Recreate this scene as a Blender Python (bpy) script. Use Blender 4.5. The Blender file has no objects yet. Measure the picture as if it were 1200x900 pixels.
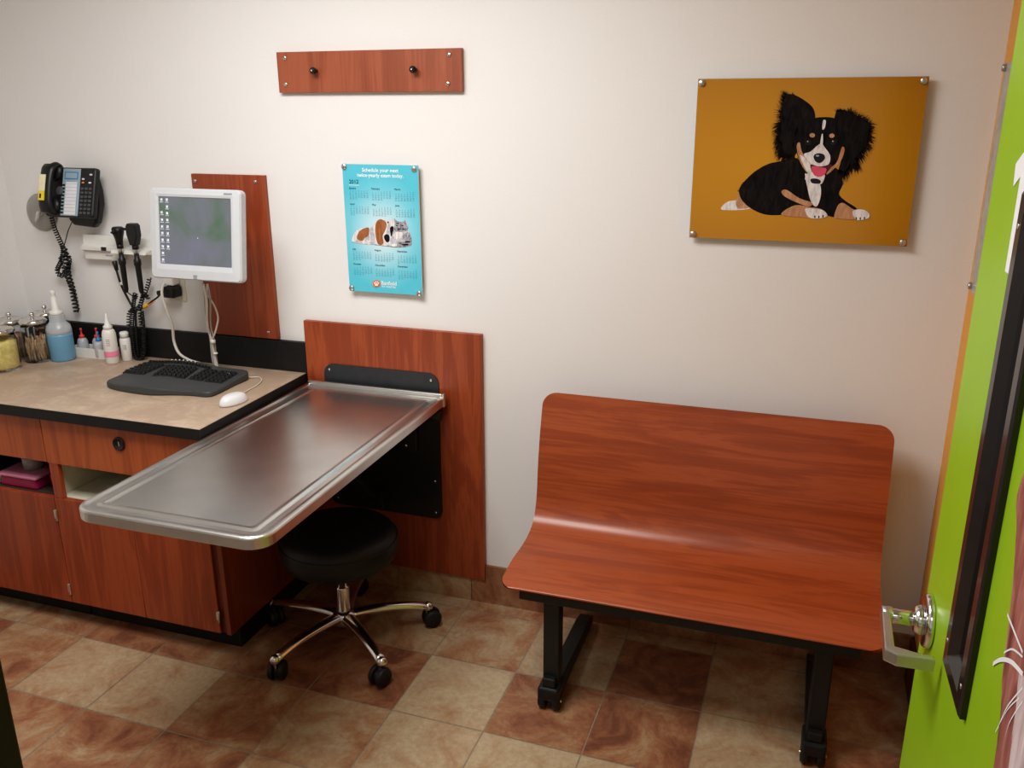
import bpy, bmesh, math, random
from mathutils import Vector, Matrix
random.seed(7)
col = bpy.context.scene.collection
sc = bpy.context.scene
PI = math.pi

# ------------------------------------------------------------------ camera (measured from the photograph)
YAW, PITCH, ROLL = -0.3238, 0.3114, -0.0043
CAM = Vector((1.0334, -2.7514, 1.8137)); F = 1030.8
_cy, _sy, _cp, _sp = math.cos(YAW), math.sin(YAW), math.cos(PITCH), math.sin(PITCH)
_f = Vector((_sy*_cp, _cy*_cp, -_sp)); _r = Vector((_cy, -_sy, 0)); _u = _r.cross(_f)
_cr, _sr = math.cos(ROLL), math.sin(ROLL)
RGT = _r*_cr + _u*_sr; UP = _u*_cr - _r*_sr
def ray(u, v): return RGT*((u-600)/F) - UP*((v-450)/F) + _f
def WY(u, v, y=-.02):
    d = ray(u, v); return CAM + d*((y-CAM.y)/d.y)
def WZ(u, v, z):
    d = ray(u, v); return CAM + d*((z-CAM.z)/d.z)
def WX(u, v, x):
    d = ray(u, v); return CAM + d*((x-CAM.x)/d.x)

cd = bpy.data.cameras.new('camera'); cam = bpy.data.objects.new('camera', cd); col.objects.link(cam)
cd.sensor_width = 36; cd.lens = F/1200*36; cd.clip_start = .02
m = Matrix((RGT, UP, -_f)).transposed().to_4x4(); m.translation = CAM
cam.matrix_world = m
sc.camera = cam

# ------------------------------------------------------------------ materials
def new_mat(name):
    m = bpy.data.materials.new(name); m.use_nodes = True
    nt = m.node_tree; return m, nt, nt.nodes['Principled BSDF']
def ramp(nt, stops):
    r = nt.nodes.new('ShaderNodeValToRGB'); e = r.color_ramp.elements
    while len(e) < len(stops): e.new(.5)
    for el, (p, c) in zip(e, stops): el.position = p; el.color = (*c, 1)
    return r
def coords(nt, scale=(1, 1, 1), rot=(0, 0, 0), loc=(0, 0, 0)):
    t = nt.nodes.new('ShaderNodeTexCoord'); mp = nt.nodes.new('ShaderNodeMapping')
    mp.inputs['Scale'].default_value = scale; mp.inputs['Rotation'].default_value = rot; mp.inputs['Location'].default_value = loc
    nt.links.new(t.outputs['Object'], mp.inputs['Vector']); return mp
def noise(nt, vec, s, d=4, dist=0, rough=.5):
    n = nt.nodes.new('ShaderNodeTexNoise'); n.inputs['Scale'].default_value = s; n.inputs['Detail'].default_value = d
    n.inputs['Distortion'].default_value = dist; n.inputs['Roughness'].default_value = rough
    nt.links.new(vec.outputs[0], n.inputs['Vector']); return n
def bump(nt, b, src, strength, dist=.002):
    bn = nt.nodes.new('ShaderNodeBump'); bn.inputs['Strength'].default_value = strength; bn.inputs['Distance'].default_value = dist
    nt.links.new(src, bn.inputs['Height']); nt.links.new(bn.outputs[0], b.inputs['Normal'])
def plain(name, c, rough=.5, metal=0, var=.08, nscale=30, bmp=0, spec=.5, trans=0, ior=1.45, alpha=1, coat=0, emit=None):
    m, nt, b = new_mat(name)
    mp = coords(nt); n = noise(nt, mp, nscale)
    r = ramp(nt, [(.3, tuple(x*(1-var) for x in c)), (.7, tuple(min(1, x*(1+var)) for x in c))])
    nt.links.new(n.outputs['Fac'], r.inputs['Fac']); nt.links.new(r.outputs[0], b.inputs['Base Color'])
    b.inputs['Roughness'].default_value = rough; b.inputs['Metallic'].default_value = metal
    b.inputs['Specular IOR Level'].default_value = spec
    b.inputs['Transmission Weight'].default_value = trans; b.inputs['IOR'].default_value = ior
    b.inputs['Alpha'].default_value = alpha; b.inputs['Coat Weight'].default_value = coat
    if emit:
        nt.links.new(r.outputs[0], b.inputs['Emission Color']); b.inputs['Emission Strength'].default_value = emit
    if bmp: bump(nt, b, n.outputs['Fac'], bmp)
    return m
def wood(name, axis, lo, mid, hi, rough=.33, s=1.0, seed=0):
    m, nt, b = new_mat(name)
    sq = {'x': (.9, 9, 9), 'z': (9, 9, .9)}[axis]
    mp = coords(nt, tuple(v*s for v in sq), loc=(seed, seed*.7, seed*.3))
    n1 = noise(nt, mp, 1.1, 6, 1.8, .6)
    mp2 = coords(nt, tuple(v*s*(9 if v > 1 else 1.6) for v in sq))
    n2 = noise(nt, mp2, 1.4, 3, .3)
    mx = nt.nodes.new('ShaderNodeMath'); mx.operation = 'MULTIPLY_ADD'; mx.inputs[1].default_value = .28
    nt.links.new(n2.outputs['Fac'], mx.inputs[0])
    ml = nt.nodes.new('ShaderNodeMath'); ml.operation = 'MULTIPLY'; ml.inputs[1].default_value = .74
    nt.links.new(n1.outputs['Fac'], ml.inputs[0]); nt.links.new(ml.outputs[0], mx.inputs[2])
    r = ramp(nt, [(.30, lo), (.48, mid), (.56, hi), (.72, mid)])
    nt.links.new(mx.outputs[0], r.inputs['Fac']); nt.links.new(r.outputs[0], b.inputs['Base Color'])
    b.inputs['Roughness'].default_value = rough
    bump(nt, b, n2.outputs['Fac'], .04, .001)
    return m

M = {}
M['wall'] = plain('painted plaster', (.79, .78, .775), .75, var=.012, nscale=160, bmp=.12, spec=.25)
M['orange'] = plain('orange wall paint', (.80, .40, .10), .7, var=.02, nscale=120, bmp=.1)
M['low_bounce'] = plain('wall grey to cut bounce', (.36, .35, .33), .8, var=.02)  # unseen front wall, grey made up to cut bounce light in the room
M['ceiling'] = plain('ceiling paint', (.62, .61, .60), .9, var=.03, nscale=90, bmp=.2)
LO, MID, HI = (.245, .050, .016), (.30, .066, .020), (.375, .090, .028)
M['wood_x'] = wood('cherry laminate along', 'x', LO, MID, HI, .30, s=1.35)
M['wood_z'] = wood('cherry laminate upright', 'z', LO, (.27, .055, .02), (.36, .085, .03), .36, seed=3)
M['wood_rail'] = wood('cherry laminate rail', 'z', (.22, .06, .028), (.31, .085, .04), (.37, .11, .055), .4, seed=5)
M['wood_cab'] = wood('cherry laminate cabinet', 'z', (.20, .036, .014), (.28, .054, .018), (.36, .078, .025), .38, s=.8, seed=9)
M['wood_end_shade'] = wood('shade-darkened cherry laminate', 'z', (.15, .030, .012), (.21, .042, .016), (.26, .055, .02), .4, s=.8, seed=15)  # same laminate as the cabinet, with the shadow put into its colour
M['wood_drawer'] = wood('cherry laminate drawer', 'z', (.27, .055, .018), (.36, .085, .024), (.44, .115, .034), .38, s=.9, seed=12)
M['wood_edge'] = plain('cherry edge band', (.22, .05, .022), .4, var=.1)
M['wood_dark'] = plain('shaded cherry panel', (.13, .028, .016), .4, var=.12, nscale=9)
M['black'] = plain('black plastic', (.012, .012, .013), .38, var=.2)
M['black_matte'] = plain('black laminate', (.010, .010, .011), .55, var=.2)
M['black_metal'] = plain('black powder coat', (.014, .014, .015), .42, var=.2, nscale=300, bmp=.05)
M['charcoal'] = plain('charcoal panel', (.030, .032, .036), .5, var=.1)
M['vinyl'] = plain('black vinyl', (.010, .010, .012), .48, var=.2, nscale=200, bmp=.15)
M['rubber'] = plain('caster rubber', (.012, .012, .014), .5)
M['chrome'] = plain('polished chrome', (.72, .70, .68), .16, 1, var=.03)
M['satin'] = plain('satin steel', (.62, .61, .60), .3, 1, var=.05)
M['screw'] = plain('screw steel', (.75, .74, .72), .25, 1, var=.05)
M['white'] = plain('white plastic', (.74, .73, .70), .4, var=.02)
M['ivory'] = plain('ivory plastic', (.70, .67, .58), .4, var=.02)
M['bezel'] = plain('pale grey plastic', (.56, .58, .61), .45, var=.015)
M['bezel2'] = plain('grey plastic mark', (.30, .31, .33), .4)
M['melamine'] = plain('white melamine', (.62, .60, .50), .5, var=.03)
M['shade_in'] = plain('shade-darkened cabinet inside', (.05, .035, .028), .7)  # left cabinet interior: shadow put into the base colour
M['grout'] = plain('tile grout', (.30, .24, .18), .9, var=.15, nscale=80)
M['key'] = plain('black keycap', (.016, .017, .019), .5)
M['kbgrey'] = plain('slate grey plastic', (.060, .064, .066), .5, nscale=200, bmp=.05)
M['mouse'] = plain('white mouse plastic', (.68, .68, .70), .35, var=.02)
M['cord_white'] = plain('white cable', (.66, .64, .58), .5, var=.03)
M['cord_grey'] = plain('grey cable', (.42, .40, .37), .5, var=.05)
M['yellow'] = plain('yellow plastic', (.70, .40, .03), .5)
M['orangep'] = plain('orange plastic', (.80, .25, .03), .5)
M['sticker_y'] = plain('yellow sticker', (.78, .62, .05), .6)
M['sticker_p'] = plain('pale sticker', (.78, .74, .50), .6)
M['lcd'] = plain('pale blue panel', (.30, .40, .46), .3, var=.05)
M['label'] = plain('paper label', (.72, .72, .76), .5, var=.03)
M['label_line'] = plain('label rule', (.35, .36, .42), .5)
M['keyg'] = plain('grey key', (.09, .09, .10), .5)
M['red'] = plain('red plastic', (.62, .06, .04), .45)
M['blue'] = plain('blue plastic', (.05, .22, .50), .45)
M['pink'] = plain('pink label', (.80, .28, .42), .5)
M['magenta'] = plain('magenta plastic', (.35, .015, .09), .35, trans=.2)
M['pinklid'] = plain('pink tinted lid', (.55, .20, .30), .4)
M['cloudy'] = plain('cloudy clear plastic', (.62, .60, .58), .35, trans=.45, var=.03)
M['bottle_t'] = plain('cloudy bottle plastic', (.78, .82, .86), .3, trans=.55, var=.02)
M['liquid'] = plain('blue liquid plastic', (.26, .55, .80), .25, trans=.35, var=.03)
M['dropper_t'] = plain('cloudy dropper plastic', (.70, .72, .78), .3, trans=.4, var=.02)
M['disc'] = plain('smoky plastic', (.33, .31, .29), .3, var=.06, coat=.4)
M['disc_cl'] = plain('clear hook plastic', (.80, .78, .75), .15, trans=.4)
M['cotton'] = plain('yellow cotton', (.80, .66, .26), .9, var=.18, nscale=60, bmp=.8)
M['sticks'] = plain('wooden sticks', (.52, .36, .24), .8, var=.3, nscale=90, bmp=.4)
M['biscuit'] = plain('brown swabs', (.40, .26, .17), .8, var=.3, nscale=70, bmp=.5)
M['lime'] = plain('lime door laminate', (.29, .48, .014), .38, var=.02, nscale=12)
M['doorframe'] = plain('black door frame paint', (.010, .010, .010), .45)
M['liteglass'] = plain('dark door glass', (.004, .004, .005), .12, spec=.02, ior=1.04)
M['liteframe'] = plain('black glazing frame', (.016, .013, .013), .28, coat=.3)
M['decal_w'] = plain('white sticker', (.82, .82, .84), .5, var=.01)
M['acrylic'] = plain('grey acrylic edge', (.42, .38, .34), .25, var=.15, nscale=25)
M['acrylic_c'] = plain('clear acrylic edge', (.55, .60, .60), .2, var=.05)

def glass_mat():
    m, nt, b = new_mat('jar glass')
    b.inputs['Base Color'].default_value = (.93, .95, .94, 1); b.inputs['Roughness'].default_value = .03
    b.inputs['Transmission Weight'].default_value = 1; b.inputs['IOR'].default_value = 1.2
    return m
M['glass'] = glass_mat()

def steel_mat():
    m, nt, b = new_mat('brushed stainless steel')
    mp = coords(nt, (120, 2.5, 30)); n = noise(nt, mp, 3, 3)
    mp2 = coords(nt, (3, 3, 3)); n2 = noise(nt, mp2, 1.6, 3, 0)
    r = ramp(nt, [(.3, (.62, .61, .59)), (.7, (.74, .73, .71))]); nt.links.new(n2.outputs['Fac'], r.inputs['Fac'])
    nt.links.new(r.outputs[0], b.inputs['Base Color'])
    b.inputs['Roughness'].default_value = .29
    b.inputs['Metallic'].default_value = 1
    return m
M['steel'] = steel_mat()

def counter_mat():
    m, nt, b = new_mat('speckled beige laminate')
    mp = coords(nt); n = noise(nt, mp, 9, 6, .6, .7); n2 = noise(nt, mp, 60, 4, .5)
    a = nt.nodes.new('ShaderNodeMath'); a.operation = 'MULTIPLY_ADD'; a.inputs[1].default_value = .12
    nt.links.new(n2.outputs['Fac'], a.inputs[0])
    q = nt.nodes.new('ShaderNodeMath'); q.operation = 'MULTIPLY'; q.inputs[1].default_value = .65
    nt.links.new(n.outputs['Fac'], q.inputs[0]); nt.links.new(q.outputs[0], a.inputs[2])
    r = ramp(nt, [(.36, (.42, .315, .235)), (.5, (.54, .43, .325)), (.62, (.62, .52, .41))])
    nt.links.new(a.outputs[0], r.inputs['Fac']); nt.links.new(r.outputs[0], b.inputs['Base Color'])
    b.inputs['Roughness'].default_value = .42
    return m
M['counter'] = counter_mat()

def tile_mat():
    m, nt, b = new_mat('mottled ceramic tile')
    at = nt.nodes.new('ShaderNodeAttribute'); at.attribute_name = 'tile'; at.attribute_type = 'GEOMETRY'
    mp = coords(nt); n = noise(nt, mp, 6.5, 7, .8, .66); n2 = noise(nt, mp, 60, 4, 0, .7)
    sep = nt.nodes.new('ShaderNodeSeparateColor'); nt.links.new(at.outputs['Color'], sep.inputs[0])
    a = nt.nodes.new('ShaderNodeMath'); a.operation = 'SUBTRACT'; a.inputs[1].default_value = .5
    nt.links.new(n.outputs['Fac'], a.inputs[0])
    k = nt.nodes.new('ShaderNodeMath'); k.operation = 'MULTIPLY_ADD'; k.inputs[1].default_value = 2.1
    nt.links.new(a.outputs[0], k.inputs[0]); nt.links.new(sep.outputs['Red'], k.inputs[2])
    r = ramp(nt, [(.0, (.50, .395, .262)), (.30, (.45, .322, .202)), (.52, (.39, .225, .122)), (.75, (.32, .142, .075)), (1, (.20, .080, .046))])
    nt.links.new(k.outputs[0], r.inputs['Fac'])
    mx = nt.nodes.new('ShaderNodeMix'); mx.data_type = 'RGBA'; mx.blend_type = 'MULTIPLY'; mx.inputs['Factor'].default_value = .55
    r2 = ramp(nt, [(.3, (.62, .58, .55)), (.65, (1, 1, 1))]); nt.links.new(n2.outputs['Fac'], r2.inputs['Fac'])
    nt.links.new(r.outputs[0], mx.inputs['A']); nt.links.new(r2.outputs[0], mx.inputs['B'])
    nt.links.new(mx.outputs['Result'], b.inputs['Base Color'])
    b.inputs['Roughness'].default_value = .45
    bump(nt, b, n2.outputs['Fac'], .15, .001)
    return m
M['tile'] = tile_mat()

def amber_mat():
    m, nt, b = new_mat('amber photo print')
    mp = coords(nt); g = nt.nodes.new('ShaderNodeTexGradient'); g.gradient_type = 'SPHERICAL'
    mp.inputs['Scale'].default_value = (1.7, 1.7, 2.3); mp.inputs['Location'].default_value = (.08, 0, .05)
    nt.links.new(mp.outputs[0], g.inputs['Vector'])
    r = ramp(nt, [(0, (.36, .165, .02)), (.35, (.48, .225, .016)), (1, (.64, .32, .014))])
    nt.links.new(g.outputs['Fac'], r.inputs['Fac']); nt.links.new(r.outputs[0], b.inputs['Base Color'])
    b.inputs['Roughness'].default_value = .12; return m
M['amber'] = amber_mat()
def cyan_mat():
    m, nt, b = new_mat('cyan calendar print')
    mp = coords(nt, (5.6, 5.6, 5.0), loc=(-.0, 0, .03)); g = nt.nodes.new('ShaderNodeTexGradient'); g.gradient_type = 'SPHERICAL'
    nt.links.new(mp.outputs[0], g.inputs['Vector'])
    r = ramp(nt, [(0, (.12, .56, .70)), (.3, (.22, .63, .76)), (.75, (.60, .80, .87)), (1, (.74, .85, .90))])
    nt.links.new(g.outputs['Fac'], r.inputs['Fac']); nt.links.new(r.outputs[0], b.inputs['Base Color'])
    b.inputs['Roughness'].default_value = .2; return m
M['cyan'] = cyan_mat()
def screen_mat():
    m, nt, b = new_mat('desktop screen image')
    mp = coords(nt); n = noise(nt, mp, 6, 3, .5)
    r = ramp(nt, [(.35, (.055, .085, .060)), (.5, (.085, .095, .105)), (.68, (.10, .10, .14))])
    nt.links.new(n.outputs['Fac'], r.inputs['Fac']); nt.links.new(r.outputs[0], b.inputs['Base Color'])
    nt.links.new(r.outputs[0], b.inputs['Emission Color']); b.inputs['Emission Strength'].default_value = .75
    b.inputs['Roughness'].default_value = .25; return m
M['screen'] = screen_mat()
M['icon'] = plain('screen icon', (.55, .58, .62), .4, var=.35, nscale=150, emit=.3)
def fur_mat(name, stops, s=(40, 40, 12), sc_=2.5):
    m, nt, b = new_mat(name); mp = coords(nt, s); n = noise(nt, mp, sc_, 5, .8)
    r = ramp(nt, stops); nt.links.new(n.outputs['Fac'], r.inputs['Fac']); nt.links.new(r.outputs[0], b.inputs['Base Color'])
    b.inputs['Roughness'].default_value = .45; b.inputs['Specular IOR Level'].default_value = .12; return m
M['fur_black'] = fur_mat('printed black fur', [(.3, (.004, .004, .005)), (.75, (.022, .018, .018))])
M['fur_brownish'] = fur_mat('printed brown black fur', [(.3, (.006, .005, .005)), (.8, (.045, .022, .012))])
M['fur_tan'] = fur_mat('printed tan fur', [(.3, (.42, .20, .10)), (.7, (.62, .38, .24))])
M['fur_white'] = fur_mat('printed white fur', [(.3, (.56, .53, .54)), (.6, (.82, .80, .80))])
M['fur_brown'] = fur_mat('printed brown fur', [(.3, (.25, .09, .035)), (.7, (.45, .19, .08))])
M['fur_grey'] = fur_mat('printed grey tabby fur', [(.3, (.10, .10, .12)), (.5, (.32, .32, .36)), (.7, (.55, .54, .58))], (60, 60, 60))
M['fur_decal'] = fur_mat('printed reddish fur', [(.3, (.16, .05, .04)), (.5, (.32, .12, .10)), (.7, (.50, .26, .22))], (14, 4, 3))
M['fur_decal2'] = fur_mat('printed pale fur', [(.3, (.42, .30, .30)), (.7, (.72, .62, .62))], (14, 4, 3))
M['fur_shade'] = fur_mat('printed pale grey fur', [(.3, (.34, .33, .37)), (.55, (.56, .55, .60)), (.75, (.70, .69, .73))], (70, 70, 70))
M['tongue'] = plain('printed pink tongue', (.72, .10, .18), .2)
M['mouth'] = plain('printed dark mouth', (.10, .012, .018), .2)
M['ink'] = plain('printed dark ink', (.012, .012, .014), .25)
M['ink_b'] = plain('printed blue ink', (.03, .15, .22), .25)
M['ink_w'] = plain('printed white ink', (.84, .86, .88), .25)
M['logo_o'] = plain('printed orange', (.80, .17, .03), .25)

# ------------------------------------------------------------------ mesh helpers
class MB:
    def __init__(s, *mats): s.bm = bmesh.new(); s.mats = [M[k] for k in mats]; s.keys = list(mats); s.mi = 0
    def use(s, k):
        if k not in s.keys: s.keys.append(k); s.mats.append(M[k])
        s.mi = s.keys.index(k); return s
    def _merge(s, t, mx=None, smooth=False):
        if mx is not None: t.transform(mx)
        for f in t.faces: f.material_index = s.mi; f.smooth = smooth
        me = bpy.data.meshes.new('tmp'); t.to_mesh(me); t.free(); s.bm.from_mesh(me); bpy.data.meshes.remove(me); return s
    def box(s, lo, hi, bev=0, mx=None, seg=2):
        t = bmesh.new(); bmesh.ops.create_cube(t, size=1)
        lo, hi = Vector(lo), Vector(hi)
        for v in t.verts: v.co = Vector([lo[i] + (v.co[i]+.5)*(hi[i]-lo[i]) for i in range(3)])
        if bev: bmesh.ops.bevel(t, geom=t.edges[:], offset=bev, segments=seg, affect='EDGES', profile=.5)
        return s._merge(t, mx, False)
    def prism(s, pts, axis, a, b, bev=0, mx=None):
        """polygon in the plane across `axis`, extruded from a to b"""
        t = bmesh.new()
        def P(p, h): return {'x': (h, p[0], p[1]), 'y': (p[0], h, p[1]), 'z': (p[0], p[1], h)}[axis]
        v0 = [t.verts.new(P(p, a)) for p in pts]; v1 = [t.verts.new(P(p, b)) for p in pts]
        n = len(pts); t.faces.new(v0[::-1]); t.faces.new(v1)
        for i in range(n): t.faces.new((v0[i], v0[(i+1) % n], v1[(i+1) % n], v1[i]))
        bmesh.ops.recalc_face_normals(t, faces=t.faces[:])
        if bev:
            es = [e for e in t.edges if len(e.link_faces) == 2 and any(len(f.verts) == n for f in e.link_faces)]
            bmesh.ops.bevel(t, geom=es, offset=bev, segments=2, affect='EDGES', profile=.5)
        return s._merge(t, mx)
    def lathe(s, prof, n=28, mx=None, smooth=True):
        """profile of (radius, height), turned about z"""
        t = bmesh.new(); rings = []
        for r, z in prof:
            rings.append([t.verts.new((r*math.cos(2*PI*i/n), r*math.sin(2*PI*i/n), z)) for i in range(n)] if r > 1e-6 else [t.verts.new((0, 0, z))])
        for A, B in zip(rings, rings[1:]):
            for i in range(n):
                j = (i+1) % n
                if len(A) == 1 and len(B) == 1: continue
                if len(A) == 1: t.faces.new((A[0], B[j], B[i]))
                elif len(B) == 1: t.faces.new((A[i], A[j], B[0]))
                else: t.faces.new((A[i], A[j], B[j], B[i]))
        if len(rings[0]) > 1: t.faces.new(rings[0][::-1])
        if len(rings[-1]) > 1: t.faces.new(rings[-1])
        bmesh.ops.recalc_face_normals(t, faces=t.faces[:])
        return s._merge(t, mx, smooth)
    def cyl(s, a, b, r0, r1=None, n=20, smooth=True):
        a, b = Vector(a), Vector(b); d = b-a
        mx = Matrix.Translation(a) @ d.to_track_quat('Z', 'Y').to_matrix().to_4x4()
        e = min(r0*.15, d.length*.2); r1 = r0 if r1 is None else r1
        return s.lathe([(0, 0), (r0-e, 0), (r0, e), (r1, d.length-e), (max(r1-e, 0), d.length), (0, d.length)], n, mx, smooth)
    def tube(s, pts, r, n=8, caps=True):
        pts = [Vector(p) for p in pts]; t = bmesh.new(); rings = []; N = len(pts)
        rs = r if isinstance(r, (list, tuple)) else [r]*N
        ref = None
        for i, p in enumerate(pts):
            d = (pts[min(i+1, N-1)]-pts[max(i-1, 0)]).normalized()
            if ref is None: ref = Vector((0, 0, 1)) if abs(d.z) < .9 else Vector((1, 0, 0))
            x = (ref-d*ref.dot(d)).normalized(); ref = x; y = d.cross(x)
            rings.append([t.verts.new(p+(x*math.cos(2*PI*k/n)+y*math.sin(2*PI*k/n))*rs[i]) for k in range(n)])
        for A, B in zip(rings, rings[1:]):
            for k in range(n): t.faces.new((A[k], A[(k+1) % n], B[(k+1) % n], B[k]))
        if caps: t.faces.new(rings[0][::-1]); t.faces.new(rings[-1])
        bmesh.ops.recalc_face_normals(t, faces=t.faces[:])
        return s._merge(t, None, True)
    def ball(s, c, r, n=16, sc=(1, 1, 1)):
        t = bmesh.new(); bmesh.ops.create_uvsphere(t, u_segments=n, v_segments=n//2+2, radius=r)
        return s._merge(t, Matrix.Translation(c) @ Matrix.Diagonal((*sc, 1)), True)
    def loops(s, loops, smooth=False, capA=True, capB=True):
        t = bmesh.new(); R = [[t.verts.new(p) for p in L] for L in loops]; n = len(R[0])
        for A, B in zip(R, R[1:]):
            for k in range(n): t.faces.new((A[k], A[(k+1) % n], B[(k+1) % n], B[k]))
        if capA: t.faces.new(R[0][::-1])
        if capB: t.faces.new(R[-1])
        bmesh.ops.recalc_face_normals(t, faces=t.faces[:])
        return s._merge(t, None, smooth)
    def flat(s, pts, n_hint):
        """one flat polygon through 3-D points, facing n_hint"""
        t = bmesh.new(); f = t.faces.new([t.verts.new(p) for p in pts]); f.normal_update()
        if f.normal.dot(Vector(n_hint)) < 0: f.normal_flip()
        bmesh.ops.triangulate(t, faces=t.faces[:])
        return s._merge(t)
    def build(s, name, parent=None, loc=(0, 0, 0), rot=(0, 0, 0), origin=None):
        me = bpy.data.meshes.new(name)
        if origin is not None: s.bm.transform(Matrix.Translation(-Vector(origin))); loc = origin
        s.bm.to_mesh(me); s.bm.free()
        for m in s.mats: me.materials.append(m)
        o = bpy.data.objects.new(name, me); col.objects.link(o)
        o.location = loc; o.rotation_euler = rot
        if parent is not None: o.parent = parent
        return o
def thing(name, label, cat, loc=(0, 0, 0), rz=0, group=None):
    o = bpy.data.objects.new(name, None); col.objects.link(o); o.location = loc; o.rotation_euler = (0, 0, rz)
    o.empty_display_size = .05
    return tag(o, label, cat, group)
def tag(o, label=None, cat=None, group=None, kind=None):
    if label: o['label'] = label
    if cat: o['category'] = cat
    if group: o['group'] = group
    if kind: o['kind'] = kind
    return o
def struct(o, label=None):
    o['kind'] = 'structure'
    if label: o['label'] = label
    return o
def copy_tree(o, parent=None):
    c = o.copy(); col.objects.link(c); c.parent = parent
    for ch in list(o.children): copy_tree(ch, c)
    return c
def rel(parent, p): return tuple(Vector(p)-parent.location)
def smooth_pts(pts, k=6, closed=False):
    P = [Vector(p) for p in pts]; n = len(P); out = []
    rng = range(n) if closed else range(n-1)
    for i in rng:
        g = (lambda j: P[j % n]) if closed else (lambda j: P[max(0, min(n-1, j))])
        a, b, c, d = g(i-1), g(i), g(i+1), g(i+2)
        for j in range(k):
            t = j/k
            out.append(.5*((2*b)+(c-a)*t+(2*a-5*b+4*c-d)*t*t+(3*b-a-3*c+d)*t**3))
    if not closed: out.append(P[-1])
    return out
def coil_pts(path, R, turns, per=9):
    P = smooth_pts(path, 10); L = [0]
    for a, b in zip(P, P[1:]): L.append(L[-1]+(b-a).length)
    out = []; N = int(turns*per); j = 0; ref = Vector((0, 1, 0))
    for i in range(N+1):
        s_ = L[-1]*i/N
        while j < len(L)-2 and L[j+1] < s_: j += 1
        d = P[j+1]-P[j]; p = P[j]+d*((s_-L[j])/max(1e-9, L[j+1]-L[j])); d.normalize()
        x = ref-d*ref.dot(d)
        if x.length < .1: x = Vector((1, 0, 0))-d*d.x
        x.normalize(); y = d.cross(x); a = 2*PI*i/per
        out.append(p+(x*math.cos(a)+y*math.sin(a))*R)
    return out
def rrect(x0, x1, y0, y1, z, r, k=6):
    """rounded rectangle loop; r = (SW, SE, NE, NW)"""
    if not isinstance(r, (tuple, list)): r = (r,)*4
    out = []
    for (cx, cy, rr, a0) in ((x0, y0, r[0], PI), (x1, y0, r[1], 1.5*PI), (x1, y1, r[2], 0), (x0, y1, r[3], .5*PI)):
        ox = cx+rr if cx == x0 else cx-rr; oy = cy+rr if cy == y0 else cy-rr
        for i in range(k+1):
            a = a0+i/k*PI/2; out.append((ox+rr*math.cos(a), oy+rr*math.sin(a), z))
    return out
def to_xz(L): return [(p[0], p[2], p[1]) for p in L]
_tc = {}
def glyphs(txt):
    if txt not in _tc:
        c = bpy.data.curves.new('t', 'FONT'); c.body = txt; c.size = 1; c.resolution_u = 2 if len(txt) > 2 else 1
        o = bpy.data.objects.new('t', c); col.objects.link(o)
        bpy.context.view_layer.update()
        me = bpy.data.meshes.new_from_object(o.evaluated_get(bpy.context.evaluated_depsgraph_get()))
        v = [x.co.copy() for x in me.vertices]; f = [tuple(p.vertices) for p in me.polygons]
        bpy.data.objects.remove(o); bpy.data.curves.remove(c); bpy.data.meshes.remove(me)
        _tc[txt] = (v, f, min(p.x for p in v), max(p.x for p in v))
    return _tc[txt]
def write(mb, txt, P, right, up, width=None, size=None, bold=0):
    """text in the plane (right, up) with its middle at P; width or size in metres"""
    v, f, a, b = glyphs(txt); k = width/(b-a) if width else size
    P, right, up = Vector(P), Vector(right), Vector(up); nrm = right.cross(up)
    for off in ([(0, 0)] if not bold else [(0, 0), (bold, 0), (0, bold), (bold, bold)]):
        vs = [mb.bm.verts.new(P+right*((p.x-(a+b)/2)*k+off[0])+up*((p.y-.35)*k+off[1])+nrm*(off[0]+off[1]*2)*.02) for p in v]
        for q in f:
            try:
                fc = mb.bm.faces.new([vs[i] for i in q]); fc.material_index = mb.mi
                fc.normal_update()
                if fc.normal.dot(nrm) < 0: fc.normal_flip()
            except ValueError: pass

# ------------------------------------------------------------------ room shell
XL, XR, YF, HC = -2.01, 1.483, -2.20, 2.62
T = .305; OX, OY, TR = -1.284, -.9765, -.0114
def gp(i, j): return (OX+i*T*math.cos(TR)-j*T*math.sin(TR), OY+i*T*math.sin(TR)+j*T*math.cos(TR))
known = {(0, 0): .28, (1, 0): .20, (2, 0): .60, (3, 0): .40, (4, 0): .16, (5, 0): .14, (6, 0): .18, (-1, 0): .5, (7, 0): .7,
         (-2, 1): .35, (-1, 1): .60, (0, 1): .72, (1, 1): .60, (2, 1): .74, (3, 1): .78, (4, 1): .14, (5, 1): .66, (6, 1): .70, (7, 1): .2, (8, 1): .72,
         (2, 2): .7, (3, 2): .45, (4, 2): .46, (5, 2): .25, (6, 2): .85, (7, 2): .30, (8, 2): .52,
         (0, -1): .62, (1, -1): .60, (2, -1): .70, (3, -1): .3, (-1, -1): .7, (3, 3): .3, (4, 3): .5, (5, 3): .3, (6, 3): .3, (7, 3): .3, (8, 3): .5}
fl = bmesh.new(); lay = fl.loops.layers.float_color.new('tile')
def fquad(x0, x1, y0, y1, z):
    f = fl.faces.new([fl.verts.new((x, y, z)) for x, y in ((x0, y0), (x1, y0), (x1, y1), (x0, y1))]); f.material_index = 1; return f
fquad(XL, XR, -4.2, 0, 0)
g = .0022; YB = -.012
from mathutils.geometry import intersect_line_line_2d
def clip(poly):
    for (ax, c, sgn) in ((0, XL, 1), (0, XR, -1), (1, -4.2, 1), (1, YB, -1)):
        out = []
        for i, p in enumerate(poly):
            q = poly[(i+1) % len(poly)]; dp, dq = (p[ax]-c)*sgn, (q[ax]-c)*sgn
            if dp >= 0: out.append(p)
            if (dp >= 0) != (dq >= 0):
                t = dp/(dp-dq); out.append((p[0]+(q[0]-p[0])*t, p[1]+(q[1]-p[1])*t))
        poly = out
        if len(poly) < 3: return None
    return poly
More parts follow.
